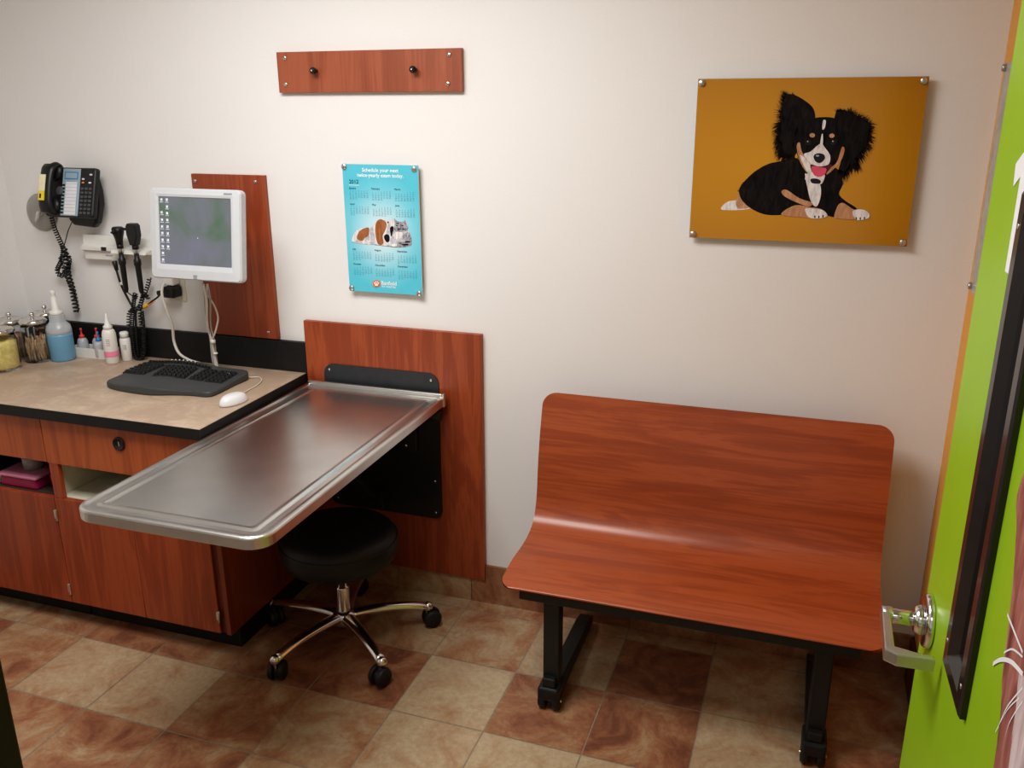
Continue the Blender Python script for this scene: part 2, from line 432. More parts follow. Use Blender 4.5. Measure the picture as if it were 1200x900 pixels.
for i in range(-4, 11):
    for j in range(-11, 5):
        c4 = [gp(i+a, j+b) for a, b in ((g/T, g/T), (1-g/T, g/T), (1-g/T, 1-g/T), (g/T, 1-g/T))]
        c4 = clip(c4)
        if not c4: continue
        f = fl.faces.new([fl.verts.new((x, y, .0012)) for x, y in c4])
        k = known.get((i, j), random.choice((.2, .3, .5, .65, .75)))
        for lp in f.loops: lp[lay] = (k, random.random(), 0, 1)
me = bpy.data.meshes.new('floor'); fl.to_mesh(me); fl.free(); me.materials.append(M['tile']); me.materials.append(M['grout'])
fo = bpy.data.objects.new('floor', me); col.objects.link(fo); struct(fo, 'tan and rust mottled square ceramic tile floor')

struct(MB('wall').box((XL-.1, 0, 0), (XR+.1, .1, HC)).build('wall_back'), 'off-white painted wall behind the bench and counter')
struct(MB('wall').box((XL-.1, YF-.13, 0), (XL, 0, HC)).build('wall_left'), 'off-white wall at the counter end')
struct(MB('orange').box((XR, -4.2, 0), (XR+.1, 0, HC)).build('wall_right'), 'orange painted wall behind the open green door')
w = MB('low_bounce').box((XL, YF-.13, 0), (.25, YF, HC)).box((1.375, YF-.13, 0), (XR, YF, HC)).box((.25, YF-.13, 2.16), (1.375, YF, HC))
struct(w.build('wall_front'), 'wall with the doorway')
struct(MB('ceiling').box((XL-.1, -4.2, HC), (XR+.1, .1, HC+.08)).build('ceiling'), 'pale ceiling')
JX = CAM.x-1.3135*(YF+.012-CAM.y)
w = MB('doorframe').box((JX-.055, YF-.145, 0), (JX, YF+.012, 2.16), .003).box((1.32, YF-.145, 0), (1.376, YF+.012, 2.16), .003).box((JX, YF-.145, 2.11), (1.32, YF+.012, 2.16), .003)
struct(w.build('trim_1'), 'black door frame around the doorway')
# tile skirting, one piece per floor tile
HB = .158
bb = bmesh.new(); lay = bb.loops.layers.float_color.new('tile')
xs = [XL]+[gp(i, 3.2)[0] for i in range(-2, 10) if XL < gp(i, 3.2)[0] < XR]+[XR]
kb = {4: .42, 5: .74}
for n_, (a, b) in enumerate(zip(xs, xs[1:])):
    t = bmesh.new(); bmesh.ops.create_cube(t, size=1)
    for v in t.verts: v.co = Vector((a+.0012+(v.co.x+.5)*(b-a-.0024), -.011+(v.co.y+.5)*.011, (v.co.z+.5)*HB))
    k = {5: .42, 6: .45, 7: .76, 8: .74, 9: .6}.get(n_, random.choice((.3, .5, .7)))
    start = len(bb.faces); tm = bpy.data.meshes.new('t'); t.to_mesh(tm); t.free(); bb.from_mesh(tm); bpy.data.meshes.remove(tm)
    bb.faces.ensure_lookup_table()
    for f in bb.faces[start:]:
        for lp in f.loops: lp[lay] = (k, 0, 0, 1)
me = bpy.data.meshes.new('baseboard_back'); bb.to_mesh(me); bb.free(); me.materials.append(M['tile'])
bo = bpy.data.objects.new('baseboard_back', me); col.objects.link(bo); struct(bo, 'rust tile skirting along the back wall')
struct(MB('wood_dark').box((XR-.011, YF, 0), (XR, -.011, HB)).build('baseboard_right'), 'dark skirting along the orange wall')

# ------------------------------------------------------------------ screws and standoffs
def screw(parent, P, r=.006, out=.004, name='screw', mat='screw'):
    mb = MB(mat); P = Vector(P)
    mb.cyl(P, P+Vector((0, -out, 0)), r, r*.85, 14); mb.use('black').box(P+Vector((-r*.6, -out-.0004, -r*.12)), P+Vector((r*.6, -out+.0002, r*.12)))
    return mb.build(name, parent, origin=None) if parent is None else mb_child(mb, name, parent)
def mb_child(mb, name, parent):
    """build a part drawn in world coordinates under an unrotated thing"""
    mb.bm.transform(Matrix.Translation(-parent.location)); return mb.build(name, parent)
def standoff(parent, P, wall_y=0.0):
    P = Vector(P); mb = MB('satin')
    mb.cyl((P.x, wall_y, P.z), (P.x, P.y, P.z), .005, .005, 12)
    mb.cyl(P, P+Vector((0, -.007, 0)), .0095, .009, 18)
    return mb_child(mb, 'standoff', parent)

# coat rail
rail = thing('coat_rail', 'short cherry board with two black pegs high on the wall above the calendar', 'coat rail', (-.379, 0, 1.907))
mb_child(MB('wood_rail').box((-.712, -.019, 1.843), (-.046, 0, 1.972), .0012), 'board', rail)
for p in ((334, 68), (335, 99), (526.5, 64), (525, 98)): screw(rail, WY(*p, -.019), .0075)
for p in ((369, 83), (485.5, 81.5)):
    q = WY(*p, -.03); mb = MB('black')
    mb.cyl((q.x, -.019, q.z), (q.x, -.038, q.z), .006).ball((q.x, -.042, q.z), .0115)
    mb.use('screw').ball((q.x, -.0525, q.z), .003); mb_child(mb, 'peg', rail)

# monitor backboard
bbd = thing('wall_backboard', 'narrow upright cherry panel on the wall behind the monitor', 'wall panel', (-.957, 0, .97))
mb_child(MB('wood_z').box((-1.110, -.018, .970), (-.8035, 0, 1.567), .0012), 'board', bbd)
for p in ((229, 212), (299.5, 213), (315, 389.5)): screw(bbd, WY(*p, -.018), .007)
# table backboard
tbd = thing('wall_backboard', 'wide cherry panel on the wall behind the steel exam table', 'wall panel', (-.34, 0, .10))
mb_child(MB('wood_z').box((-.6885, -.020, .1), (.0055, 0, 1.0515), .0012), 'board', tbd)

# ------------------------------------------------------------------ wall calendar
def PXY(ox, oy, k): return lambda x, y, yy: WY(ox+x/k, oy+y/k, yy)
cx0, cx1, cz0, cz1 = -.4875, -.2058, 1.1752, 1.6134; CYF = -.024
cal = thing('wall_calendar', 'cyan 2012 year calendar with a puppy and kitten on the wall', 'calendar', ((cx0+cx1)/2, 0, 1.39))
mb = MB('cyan'); mb.use('acrylic_c').box((cx0, CYF+.0005, cz0), (cx1, CYF+.006, cz1), .001)
mb.use('cyan').flat([(cx0+.001, CYF, cz0+.001), (cx1-.001, CYF, cz0+.001), (cx1-.001, CYF, cz1-.001), (cx0+.001, CYF, cz1-.001)], (0, -1, 0))
A = PXY(395, 185, 10.845); B = PXY(395, 250, 9.0); R_, U_ = (1, 0, 0), (0, 0, 1)
Y1 = CYF-.0004
mb.use('ink_w')
def wpx(fn, a, b): return (fn(*b, Y1)-fn(*a, Y1)).length
write(mb, 'Schedule your next', A(545, 157, Y1), R_, U_, wpx(A, (315, 157), (775, 157)), bold=.0006)
write(mb, 'twice-yearly exam today.', A(543, 223, Y1), R_, U_, wpx(A, (250, 223), (835, 223)), bold=.0006)
mb.use('ink'); write(mb, '2012', A(212, 302, Y1), R_, U_, wpx(A, (155, 300), (272, 300)), bold=.0003)
mb.use('ink_w'); a_, b_ = A(150, 342, Y1), A(280, 345, Y1); mb.flat([a_, (b_.x, Y1, a_.z), (b_.x, Y1, a_.z-.0014), (a_.x, Y1, a_.z-.0014)], (0, -1, 0))
months = ['January', 'February', 'March', 'April', 'May', 'June', 'July', 'August', 'September', 'October', 'November', 'December']
days = [31, 29, 31, 30, 31, 30, 31, 31, 30, 31, 30, 31]
heads = [A(158, 383, Y1), A(448, 390, Y1), A(740, 393, Y1), A(165, 585, Y1), A(450, 592, Y1), A(752, 603, Y1),
         B(165, 375, Y1), B(400, 381, Y1), B(640, 393, Y1), B(172, 532, Y1), B(405, 543, Y1), B(650, 556, Y1)]
colx = [heads[0].x, heads[1].x+.0, heads[2].x]; wd = 0
for mi, (nm, nd) in enumerate(zip(months, days)):
    hx = [cx0+.022, cx0+.107, cx0+.193][mi % 3]; hz = heads[mi//3*3].z-.0
    mb.use('ink'); v, f, a, b = glyphs(nm); s_ = .0088
    write(mb, nm, (hx+(b-a)*s_/2, Y1, hz), R_, U_, size=s_, bold=.0002)
    mb.use('ink_b')
    dw = wd; row = 0
    for d in range(1, nd+1):
        write(mb, str(d), (hx+.004+dw*.0107, Y1, hz-.0095-row*.0066), R_, U_, size=.0066)
        dw += 1
        if dw == 7: dw = 0; row += 1
    wd = (wd+nd) % 7
lay_y = [Y1]
def blob(fn, key, pts, k=5, closed=True, jag=0):
    lay_y[0] -= .00006
    P = smooth_pts([fn(x, y, lay_y[0]) for x, y in pts], k, True)
    if jag: P = [p+Vector((random.uniform(-jag, jag), 0, random.uniform(-jag, jag))) for p in P]
    mb.use(key).flat(P, (0, -1, 0))
def dot(fn, key, x, y, rx, ry, n=14): blob(fn, key, [(x+rx*math.cos(2*PI*i/n), y+ry*math.sin(2*PI*i/n)) for i in range(n)], 1)
blob(B, 'fur_grey', [(150, 305), (300, 322), (480, 345), (640, 362), (800, 345), (700, 352), (500, 335), (250, 318)], 3)
blob(B, 'fur_white', [(158, 290), (165, 250), (198, 190), (260, 156), (330, 150), (352, 160), (400, 90), (430, 65), (480, 58), (530, 74), (580, 60), (610, 75), (628, 110), (612, 140), (590, 190), (560, 230), (560, 320), (480, 338), (380, 322), (340, 328), (270, 326), (180, 308)])
blob(B, 'fur_shade', [(345, 170), (372, 140), (392, 200), (400, 280), (380, 318), (345, 322), (352, 250)])
blob(B, 'fur_shade', [(335, 205), (345, 260), (335, 290), (300, 272), (268, 290), (262, 308), (250, 290), (285, 262), (325, 240)])
blob(B, 'fur_shade', [(170, 270), (205, 278), (260, 290), (262, 322), (200, 314), (165, 300)])
blob(B, 'fur_shade', [(548, 90), (560, 140), (556, 210), (545, 232), (520, 218), (528, 150)])
blob(B, 'fur_brown', [(210, 268), (225, 205), (265, 168), (330, 150), (338, 200), (325, 240), (290, 262), (262, 290)])
blob(B, 'fur_brown', [(400, 165), (418, 88), (460, 62), (510, 88), (522, 130), (503, 190), (480, 240), (490, 310), (465, 335), (430, 320), (410, 260)])
blob(B, 'fur_black', [(495, 242), (520, 220), (550, 236), (552, 290), (525, 305), (502, 275)])
blob(B, 'fur_black', [(560, 150), (592, 138), (594, 190), (575, 245), (562, 215)])
dot(B, 'ink', 538, 95, 8, 10)
blob(B, 'fur_shade', [(580, 230), (600, 180), (660, 190), (740, 180), (780, 230), (785, 300), (770, 338), (650, 352), (590, 340), (562, 300)])
blob(B, 'fur_grey', [(600, 52), (640, 84), (700, 88), (716, 68), (728, 110), (748, 150), (730, 185), (680, 195), (630, 190), (600, 170), (606, 110)], 4)
blob(B, 'fur_white', [(596, 215), (640, 195), (690, 205), (680, 250), (640, 275), (605, 265)])
blob(B, 'fur_grey', [(690, 250), (740, 200), (778, 240), (786, 300), (774, 338), (650, 350), (630, 320), (660, 300), (720, 290)])
for (x, y, rx, ry) in ((630, 130, 10, 7), (690, 130, 10, 6), (655, 165, 22, 7), (640, 105, 18, 5), (700, 165, 14, 5), (745, 300, 26, 9), (720, 330, 40, 8)): dot(B, 'fur_black', x, y, rx, ry)
dot(B, 'tongue', 715, 105, 7, 14); dot(B, 'tongue', 648, 150, 5, 4)
for (x, y, rx, ry) in ((302, 300, 38, 24), (512, 326, 28, 18), (603, 336, 32, 17), (180, 285, 20, 18)): dot(B, 'fur_white', x, y, rx, ry)
dot(B, 'logo_o', 415, 742, 40, 36, 24)
for (x, y, rx, ry) in ((415, 752, 17, 13), (395, 735, 6, 8), (408, 724, 6, 8), (424, 724, 6, 8), (437, 735, 6, 8)): dot(B, 'ink_w', x, y, rx, ry)
mb.use('ink_w'); Y1 = CYF-.0006
write(mb, 'Banfield', B(546, 738, Y1), R_, U_, wpx(B, (468, 738), (625, 738)), bold=.0006)
write(mb, 'PET HOSPITAL', B(546, 776, Y1), R_, U_, wpx(B, (470, 776), (620, 776)), bold=.0003)
mb_child(mb, 'print_sheet', cal)
for (x, z) in ((cx0+.009, cz1-.009), (cx1-.014, cz1-.012), (cx0+.010, cz0+.012), (cx1-.012, cz0+.009)): standoff(cal, (x, CYF, z))

# ------------------------------------------------------------------ dog picture
px0, px1, pz0, pz1 = .6905, 1.3045, 1.4142, 1.8727; PYF = -.026
pic = thing('dog_picture', 'amber photo print of a black and tan long-eared puppy above the bench', 'picture', ((px0+px1)/2, 0, 1.643))
mb = MB('amber'); mb.use('acrylic_c').box((px0, PYF+.0005, pz0), (px1, PYF+.007, pz1), .001)
mb.use('amber').flat([(px0+.001, PYF, pz0+.001), (px1-.001, PYF, pz0+.001), (px1-.001, PYF, pz1-.001), (px0+.001, PYF, pz1-.001)], (0, -1, 0))
D = PXY(790, 70, 3.75); lay_y[0] = PYF-.0002
def hairs(fn, key, pts, out, n, L):
    """short pointed tufts along an outline, leaning away from `out`"""
    mb.use(key)
    for _ in range(n):
        i = random.randrange(len(pts)-1); t = random.random()
        x = pts[i][0]+(pts[i+1][0]-pts[i][0])*t; y = pts[i][1]+(pts[i+1][1]-pts[i][1])*t
        dx, dy = x-out[0], y-out[1]; l = math.hypot(dx, dy); dx, dy = dx/l, dy/l
        a = random.uniform(-.5, .5); dx, dy = dx*math.cos(a)-dy*math.sin(a), dx*math.sin(a)+dy*math.cos(a)+.25
        h = random.uniform(.35, 1)*L; wv = random.uniform(1.0, 2.6)
        yy = lay_y[0]-.00002
        mb.flat([fn(x-dx*6-dy*wv, y-dy*6+dx*wv, yy), fn(x-dx*6+dy*wv, y-dy*6-dx*wv, yy), fn(x+dx*h, y+dy*h, yy)], (0, -1, 0))
body = [(285, 580), (300, 545), (350, 495), (410, 460), (470, 445), (530, 430), (600, 470), (700, 470), (735, 510), (740, 550), (725, 590), (755, 622), (803, 655), (790, 690), (690, 690), (600, 650), (500, 670), (470, 682), (400, 680), (340, 655), (300, 620)]
blob(D, 'fur_white', [(208, 648), (235, 624), (280, 618), (330, 630), (345, 650), (290, 660), (215, 660)])
blob(D, 'fur_tan', [(272, 622), (290, 588), (320, 610), (350, 645), (300, 655), (278, 650)])
blob(D, 'fur_black', body)
hairs(D, 'fur_black', body[:6]+[(735, 510), (740, 550)], (520, 580), 60, 12)
earL = [(600, 300), (620, 255), (610, 212), (575, 180), (530, 155), (495, 152), (480, 172), (472, 225), (482, 262), (462, 290), (470, 320), (455, 350), (472, 375), (468, 400), (490, 420), (530, 420), (550, 380), (570, 330)]
earR = [(700, 300), (712, 228), (735, 220), (765, 228), (790, 242), (830, 258), (862, 285), (858, 330), (850, 370), (825, 408), (800, 440), (808, 462), (775, 465), (750, 498), (722, 490), (735, 430), (722, 350)]
hairs(D, 'fur_brownish', earL[5:16], (545, 290), 420, 46); blob(D, 'fur_black', earL, 4); hairs(D, 'fur_black', earL[4:16], (545, 290), 260, 24)
hairs(D, 'fur_brownish', earR[3:15], (765, 340), 380, 42); blob(D, 'fur_black', earR, 4); hairs(D, 'fur_black', earR[1:15], (765, 340), 240, 22)
blob(D, 'fur_black', [(500, 175), (530, 168), (580, 195), (600, 230), (585, 260), (540, 250), (500, 230)]); hairs(D, 'fur_black', [(480, 260), (540, 300), (520, 380)], (560, 250), 60, 30)
blob(D, 'fur_black', [(560, 300), (600, 262), (660, 252), (715, 262), (742, 310), (750, 380), (735, 430), (700, 470), (660, 505), (620, 500), (580, 470), (545, 430), (540, 375)])
blob(D, 'fur_white', [(575, 430), (572, 413), (600, 403), (628, 378), (648, 368), (662, 385), (685, 420), (682, 455), (660, 468), (610, 466), (590, 450)])
blob(D, 'fur_tan', [(538, 380), (552, 364), (560, 400), (578, 432), (600, 460), (608, 515), (580, 492), (552, 445)])
blob(D, 'fur_white', [(552, 420), (575, 432), (598, 462), (604, 505), (580, 485)])
blob(D, 'fur_tan', [(737, 385), (749, 395), (735, 440), (700, 482), (670, 505), (680, 480), (715, 450)])
blob(D, 'fur_white', [(654, 268), (667, 268), (662, 300), (651, 305)]); blob(D, 'fur_white', [(648, 330), (654, 330), (653, 372), (641, 376)])
for x, y in ((607, 332), (693, 334)): dot(D, 'fur_tan', x, y, 12, 10)
for x, y in ((590, 363), (700, 362)): dot(D, 'ink', x, y, 15, 13); dot(D, 'fur_brownish', x, y, 12, 10); dot(D, 'ink', x, y, 9, 9); dot(D, 'fur_white', x-3, y-4, 2.5, 2.5)
blob(D, 'mouth', [(600, 460), (640, 470), (692, 460), (680, 485), (655, 510), (625, 512), (606, 492)])
blob(D, 'fur_white', [(585, 500), (610, 495), (632, 515), (662, 506), (655, 535), (640, 548), (600, 540), (575, 525)])
blob(D, 'tongue', [(606, 468), (640, 472), (668, 478), (664, 500), (645, 514), (620, 510), (607, 492)])
blob(D, 'ink', [(613, 430), (618, 416), (638, 411), (658, 417), (662, 433), (648, 450), (636, 453), (622, 447)])
dot(D, 'label_line', 630, 422, 8, 4)
blob(D, 'fur_white', [(575, 500), (600, 520), (640, 545), (644, 600), (626, 645), (602, 625), (586, 565)])
blob(D, 'ink', [(600, 525), (622, 522), (642, 530), (640, 544), (606, 542)])
blob(D, 'fur_tan', [(472, 578), (495, 572), (550, 608), (605, 628), (592, 645), (540, 628), (485, 600)])
blob(D, 'fur_tan', [(470, 680), (530, 640), (600, 648), (650, 658), (674, 685), (640, 697), (560, 692)])
blob(D, 'fur_white', [(575, 655), (620, 655), (655, 662), (674, 686), (640, 697), (595, 694)])
blob(D, 'fur_tan', [(703, 690), (720, 640), (745, 630), (790, 658), (840, 662), (850, 697), (790, 702), (720, 697)])
blob(D, 'fur_white', [(785, 665), (830, 658), (858, 678), (850, 698), (800, 703)])
for x, y in ((618, 690), (636, 691), (654, 688), (800, 697), (818, 698), (836, 696)): dot(D, 'ink', x, y, 3, 6)
mb_child(mb, 'print_sheet', pic)
for (x, z) in ((px0+.012, pz1-.012), (px1-.013, pz1-.012), (px0+.012, pz0+.012), (px1-.013, pz0+.012)): standoff(pic, (x, PYF, z))

# ------------------------------------------------------------------ sign on the orange wall
ac = thing('wall_sign', 'grey acrylic sign panel fixed to the orange wall behind the door', 'sign', (XR, -.33, 1.6))
mb_child(MB('acrylic').box((XR-.022, -.68, 1.325), (XR-.015, -.150, 1.90), .001), 'panel', ac)
for y in (-.163, -.667):
    for z in (1.338, 1.887):
        mb_child(MB('satin').cyl((XR, y, z), (XR-.022, y, z), .005).cyl((XR-.022, y, z), (XR-.030, y, z), .0095), 'standoff', ac)

# ------------------------------------------------------------------ worktop and base cabinets
CT = .85
wt = thing('worktop', 'beige speckled laminate counter with black edges and black upstand', 'counter', (-1.35, -.33, .81))
mb = MB('black_matte').box((XL, -.645, .812), (-.693, -.0, CT-.0012), .0008)
mb.use('counter').box((XL, -.6435, CT-.002), (-.6945, -.0, CT))
mb_child(mb, 'top', wt)
tag(mb_child(MB('black_matte').box((XL, -.02, CT), (-.690, 0, .966), .0015), 'backsplash', wt), 'black upstand along the wall')

FY = -.62   # front face of doors and drawers
def base_cabinet(name, label, x0, x1, inside, doors, lock, end_panel):
    t = thing(name, label, 'cabinet', ((x0+x1)/2, -.31, 0))
    y0 = FY+.019
    mb = MB('wood_dark')
    xe = x1
    mb.use(inside)
    mb.box((x0, y0, .095), (x0+.016, -.005, .811)).box((xe-.016, y0, .095), (xe, -.005, .811))
    mb.box((x0+.016, y0, .095), (xe-.016, -.005, .111)).box((x0+.016, y0, .497), (xe-.016, -.005, .513))
    mb.box((x0+.016, y0, .64), (xe-.016, -.005, .655)).box((x0+.016, -.013, .111), (xe-.016, -.005, .64)).box((x0+.016, y0, .795), (xe-.016, -.10, .811))
    mb_child(mb, 'carcass', t)
    mb_child(MB('black_matte').box((x0, -.545, 0.001), (x1-.004, -.02, .095)), 'toe_kick', t)
    if end_panel:
        mb_child(MB('wood_end_shade').box((x1, y0-.018, .098), (x1+.018, -.005, .811), .001), 'end_panel', t)
    return t
c1 = base_cabinet('base_cabinet', 'left cherry base cabinet with open cubby holding a pink tub', XL+.004, -1.357, 'shade_in', 1, False, False)
c2 = base_cabinet('base_cabinet', 'cherry base cabinet with locking drawer behind the steel table end', -1.354, -.703, 'melamine', 2, True, True)
def front(parent, name, x0, x1, z0, z1, mat): return mb_child(MB(mat).box((x0, FY, z0), (x1, FY+.0185, z1), .0012), name, parent)
def hinge(parent, x, z):
    # a knuckle standing proud of the gap
    mb = MB('satin').cyl((x, FY-.003, z-.022), (x, FY-.003, z+.022), .0045, n=12).box((x-.012, FY-.0012, z-.016), (x, FY+.0004, z+.016))
    return mb_child(mb, 'hinge', parent)
front(c1, 'drawer', XL+.005, -1.3605, .645, .803, 'wood_drawer')
d_ = front(c1, 'door', XL+.005, -1.3585, .099, .512, 'wood_cab')
mb_child(MB('wood_cab').box((XL+.004, FY+.002, .513), (XL+.03, FY+.019, .644)), 'stile', c1)
hinge(c1, -1.3565, .447); hinge(c1, -1.3555, .155)
d_ = front(c2, 'drawer', -1.3575, -.705, .643, .803, 'wood_drawer')
lk = MB('black').lathe([(0, 0), (.022, 0), (.024, .003), (.022, .006), (.017, .006), (.016, .003), (.0, .003)], 28, Matrix.Translation((-1.037, FY, .752)) @ Matrix.Rotation(PI/2, 4, 'X'))
lk.use('satin').box((-1.0385, FY-.0036, .744), (-1.0355, FY-.0028, .760))
lk.bm.transform(Matrix.Translation(-c2.location)); lk.build('lock', d_)
mb_child(MB('wood_cab').box((-1.3545, FY+.002, .513), (-1.318, FY+.0185, .6425)), 'stile', c2)
front(c2, 'door', -1.3555, -1.0345, .099, .5115, 'wood_cab'); front(c2, 'door', -1.0325, -.7275, .099, .5115, 'wood_cab')
mb_child(MB('wood_dark').box((-.7265, FY+.010, .099), (-.703, FY+.019, .80)), 'filler', c2)
hinge(c2, -.7235, .165)

# things in the cubby
tub = thing('plastic_tub', 'pink plastic tub with clear round cup top, inside the left cubby', 'tub', (-1.515, -.50, .513))
mb_child(MB('magenta').box((-1.62, -.595, .513), (-1.455, -.44, .553), .008), 'tub', tub)
mb_child(MB('pinklid').box((-1.625, -.60, .553), (-1.450, -.435, .563), .003), 'lid', tub)
mb_child(MB('cloudy').lathe([(0, 0), (.034, 0), (.037, .045), (.034, .047), (.0, .047)], 24, Matrix.Translation((-1.535, -.52, .563))), 'cup', tub)
ms = thing('small_bin', 'dark magenta round pot at the right end of the left cubby', 'pot', (-1.405, -.535, .513))
mb_child(MB('magenta').lathe([(0, 0), (.028, 0), (.034, .05), (.030, .052), (.027, .01), (0, .01)], 24, Matrix.Translation((-1.405, -.535, .513))), 'pot', ms)
wb = MB('white').box((-.02, -.03, 0), (.02, .03, .028), .006).build('white_box', None, (-1.655, -.575, .513))
tag(wb, 'small white box at the left of the pink tub', 'box')

# ------------------------------------------------------------------ exam table
TZ = .823; tx0, tx1, ty0, ty1 = -.672, -.126, -1.168, -.045
et = thing('exam_table', 'stainless steel fold-down exam table with rounded corners fixed to the wall', 'exam table', (-.40, -.05, TZ))
def tl(d, z, rc=.058, rb=.006):
    r = max(rc-d, .012); b = max(rb-d, .002)
    return rrect(tx0+d, tx1-d, ty0+d, ty1-d, z, (r, r, b, b), 8)
mb = MB('steel').loops([tl(.010, TZ-.034), tl(.0015, TZ-.033), tl(0, TZ-.031), tl(0, TZ-.006), tl(.002, TZ-.002), tl(.006, TZ), tl(.012, TZ), tl(.018, TZ-.0018), tl(.024, TZ-.0032),
      tl(.040, TZ-.0040), tl(.046, TZ-.0030), tl(.050, TZ-.0018), tl(.054, TZ-.0018), tl(.059, TZ-.0034), tl(.066, TZ-.0046)])
for v in mb.bm.verts: v.co.x -= .030*max(0, (tx1-v.co.x)/(tx1-tx0))*(ty1-v.co.y)/(ty1-ty0)
mb_child(mb, 'tabletop', et)
rl = MB('steel').box((tx0+.004, -.060, TZ-.004), (tx1-.004, -.042, TZ+.013), .006, seg=3)
rl.box((tx1-.006, -.058, TZ-.036), (tx1+.004, -.040, TZ+.013), .002)
tag(mb_child(rl, 'back_rail', et), 'rolled steel rail at the wall end')
pl = MB('charcoal')
def plate(x0, x1, z0, z1, y, th, rs): pl.loops([to_xz(rrect(x0, x1, z0, z1, y-th, rs)), to_xz(rrect(x0, x1, z0, z1, y, rs))])
plate(-.614, -.156, .72, .897, -.020, .005, (.004, .004, .04, .04)); mb_child(pl, 'upper_plate', et)
pl = MB('black_metal'); plate(-.616, -.157, .334, .80, -.0205, .010, (.03, .03, .004, .004)); mb_child(pl, 'lower_plate', et)
for p, y in (((386, 433), -.025), ((505, 445.6), -.025), ((507.7, 486.5), -.031), ((510, 564), -.031), ((511, 601), -.031), ((396, 583), -.031)): screw(et, WY(*p, y), .005, .003)
for x in (-.21, -.585):
    arm = MB('black_metal').prism([(-.031, .72), (-.10, .735), (-.62, .772), (-.62, .788), (-.05, .788), (-.031, .788)], 'x', x-.022, x+.022, .002)
    arm.cyl((x-.03, -.06, .755), (x+.075 if x > -.3 else x+.03, -.06, .755), .022)
    mb_child(arm, 'support_arm', et)
st = MB('black_metal').box((-.30, -.046, .60), (-.24, -.030, .70), .004).cyl((-.40, -.07, .40), (-.40, -.45, .765), .013).box((-.43, -.085, .37), (-.37, -.030, .44), .004)
st.use('screw').cyl((-.28, -.046, .622), (-.28, -.055, .622), .006); mb_child(st, 'lift_strut', et)

# ------------------------------------------------------------------ stool
SX, SY = -.385, -.388
stl = thing('rolling_stool', 'round black rolling stool with a five-armed chrome base under the table', 'stool', (SX, SY, 0))
mb = MB('vinyl').lathe([(0, .318), (.14, .318), (.172, .324), (.186, .338), (.193, .360), (.193, .395), (.188, .415), (.172, .430), (.13, .438), (0, .440)], 48)
mb.bm.transform(Matrix.Diagonal((1.035, 1.035, 1, 1))); mb.build('seat', stl)
MB('vinyl').tube([(.1985*math.cos(2*PI*i/48), .1985*math.sin(2*PI*i/48), .404) for i in range(49)], .003, 6, False).build('piping', stl)
MB('black_metal').lathe([(0, .296), (.09, .299), (.10, .319), (0, .319)], 24).build('seat_plate', stl)
MB('chrome').lathe([(0, .085), (.024, .085), (.026, .10), (.024, .21), (.0235, .215), (.0165, .217), (.0165, .298), (0, .298)], 28).build('column', stl)
MB('chrome').lathe([(0, .062), (.034, .065), (.042, .08), (.041, .106), (.030, .122), (0, .122)], 28).build('hub', stl)
def arm_mesh():
    mb = MB('chrome'); N = 14; Ls = []
    for i in range(N+1):
        t = i/N; r = .02+t*.278; zc = .098-.002*t+.018*math.sin(t*PI*.55)-.034*t**2.2; w_ = .024-.006*t; h = .018-.004*t
        Ls.append([(r, w_*math.cos(a)*1.0, zc+h*math.sin(a)*(1 if math.sin(a) > 0 else .8)) for a in [2*PI*k/14 for k in range(14)]])
    mb.loops(Ls, True); mb.ball((.298, 0, .080), .0185, 14, (1, 1, 1)); mb.cyl((.298, 0, .078), (.298, 0, .05), .010)
    return mb
def caster_mesh(yaw):
    mb = MB('rubber'); c, s = math.cos(yaw), math.sin(yaw)
    off = Vector((.298-.012*c, -.012*s, .0348)); ax = Vector((-s, c, 0))
    for k in (-1, 1):
        a = off+ax*.009*k; mb.cyl(a, a+ax*.018*k, .034, .031, 24)
    mb.use('black').cyl(off-ax*.01, off+ax*.01, .025, n=20).cyl((.298, 0, .058), off+Vector((0, 0, .012)), .014)
    return mb
a0 = arm_mesh().build('leg', stl, rot=(0, 0, math.radians(-109.6)))
k0 = caster_mesh(.6).build('caster', a0)
for i in range(1, 5):
    a = a0.copy(); col.objects.link(a); a.rotation_euler = (0, 0, math.radians(-109.6+72*i))
    caster_mesh(.6+i*1.3).build('caster', a)

# ------------------------------------------------------------------ bench
BX0, BX1 = .257, 1.331
bench = thing('waiting_bench', 'bent cherry plywood bench with a black wheeled frame against the wall', 'bench', ((BX0+BX1)/2, -.3, 0))
prof = smooth_pts([(-.572, 0, .434), (-.558, 0, .442), (-.45, 0, .457), (-.36, 0, .455), (-.29, 0, .459), (-.235, 0, .476), (-.201, 0, .512), (-.183, 0, .570), (-.172, 0, .66), (-.152, 0, .76), (-.122, 0, .865), (-.112, 0, .902)], 5)
prof = [(p.x, p.z) for p in prof]
S = [0]
for a, b in zip(prof, prof[1:]): S.append(S[-1]+math.dist(a, b))
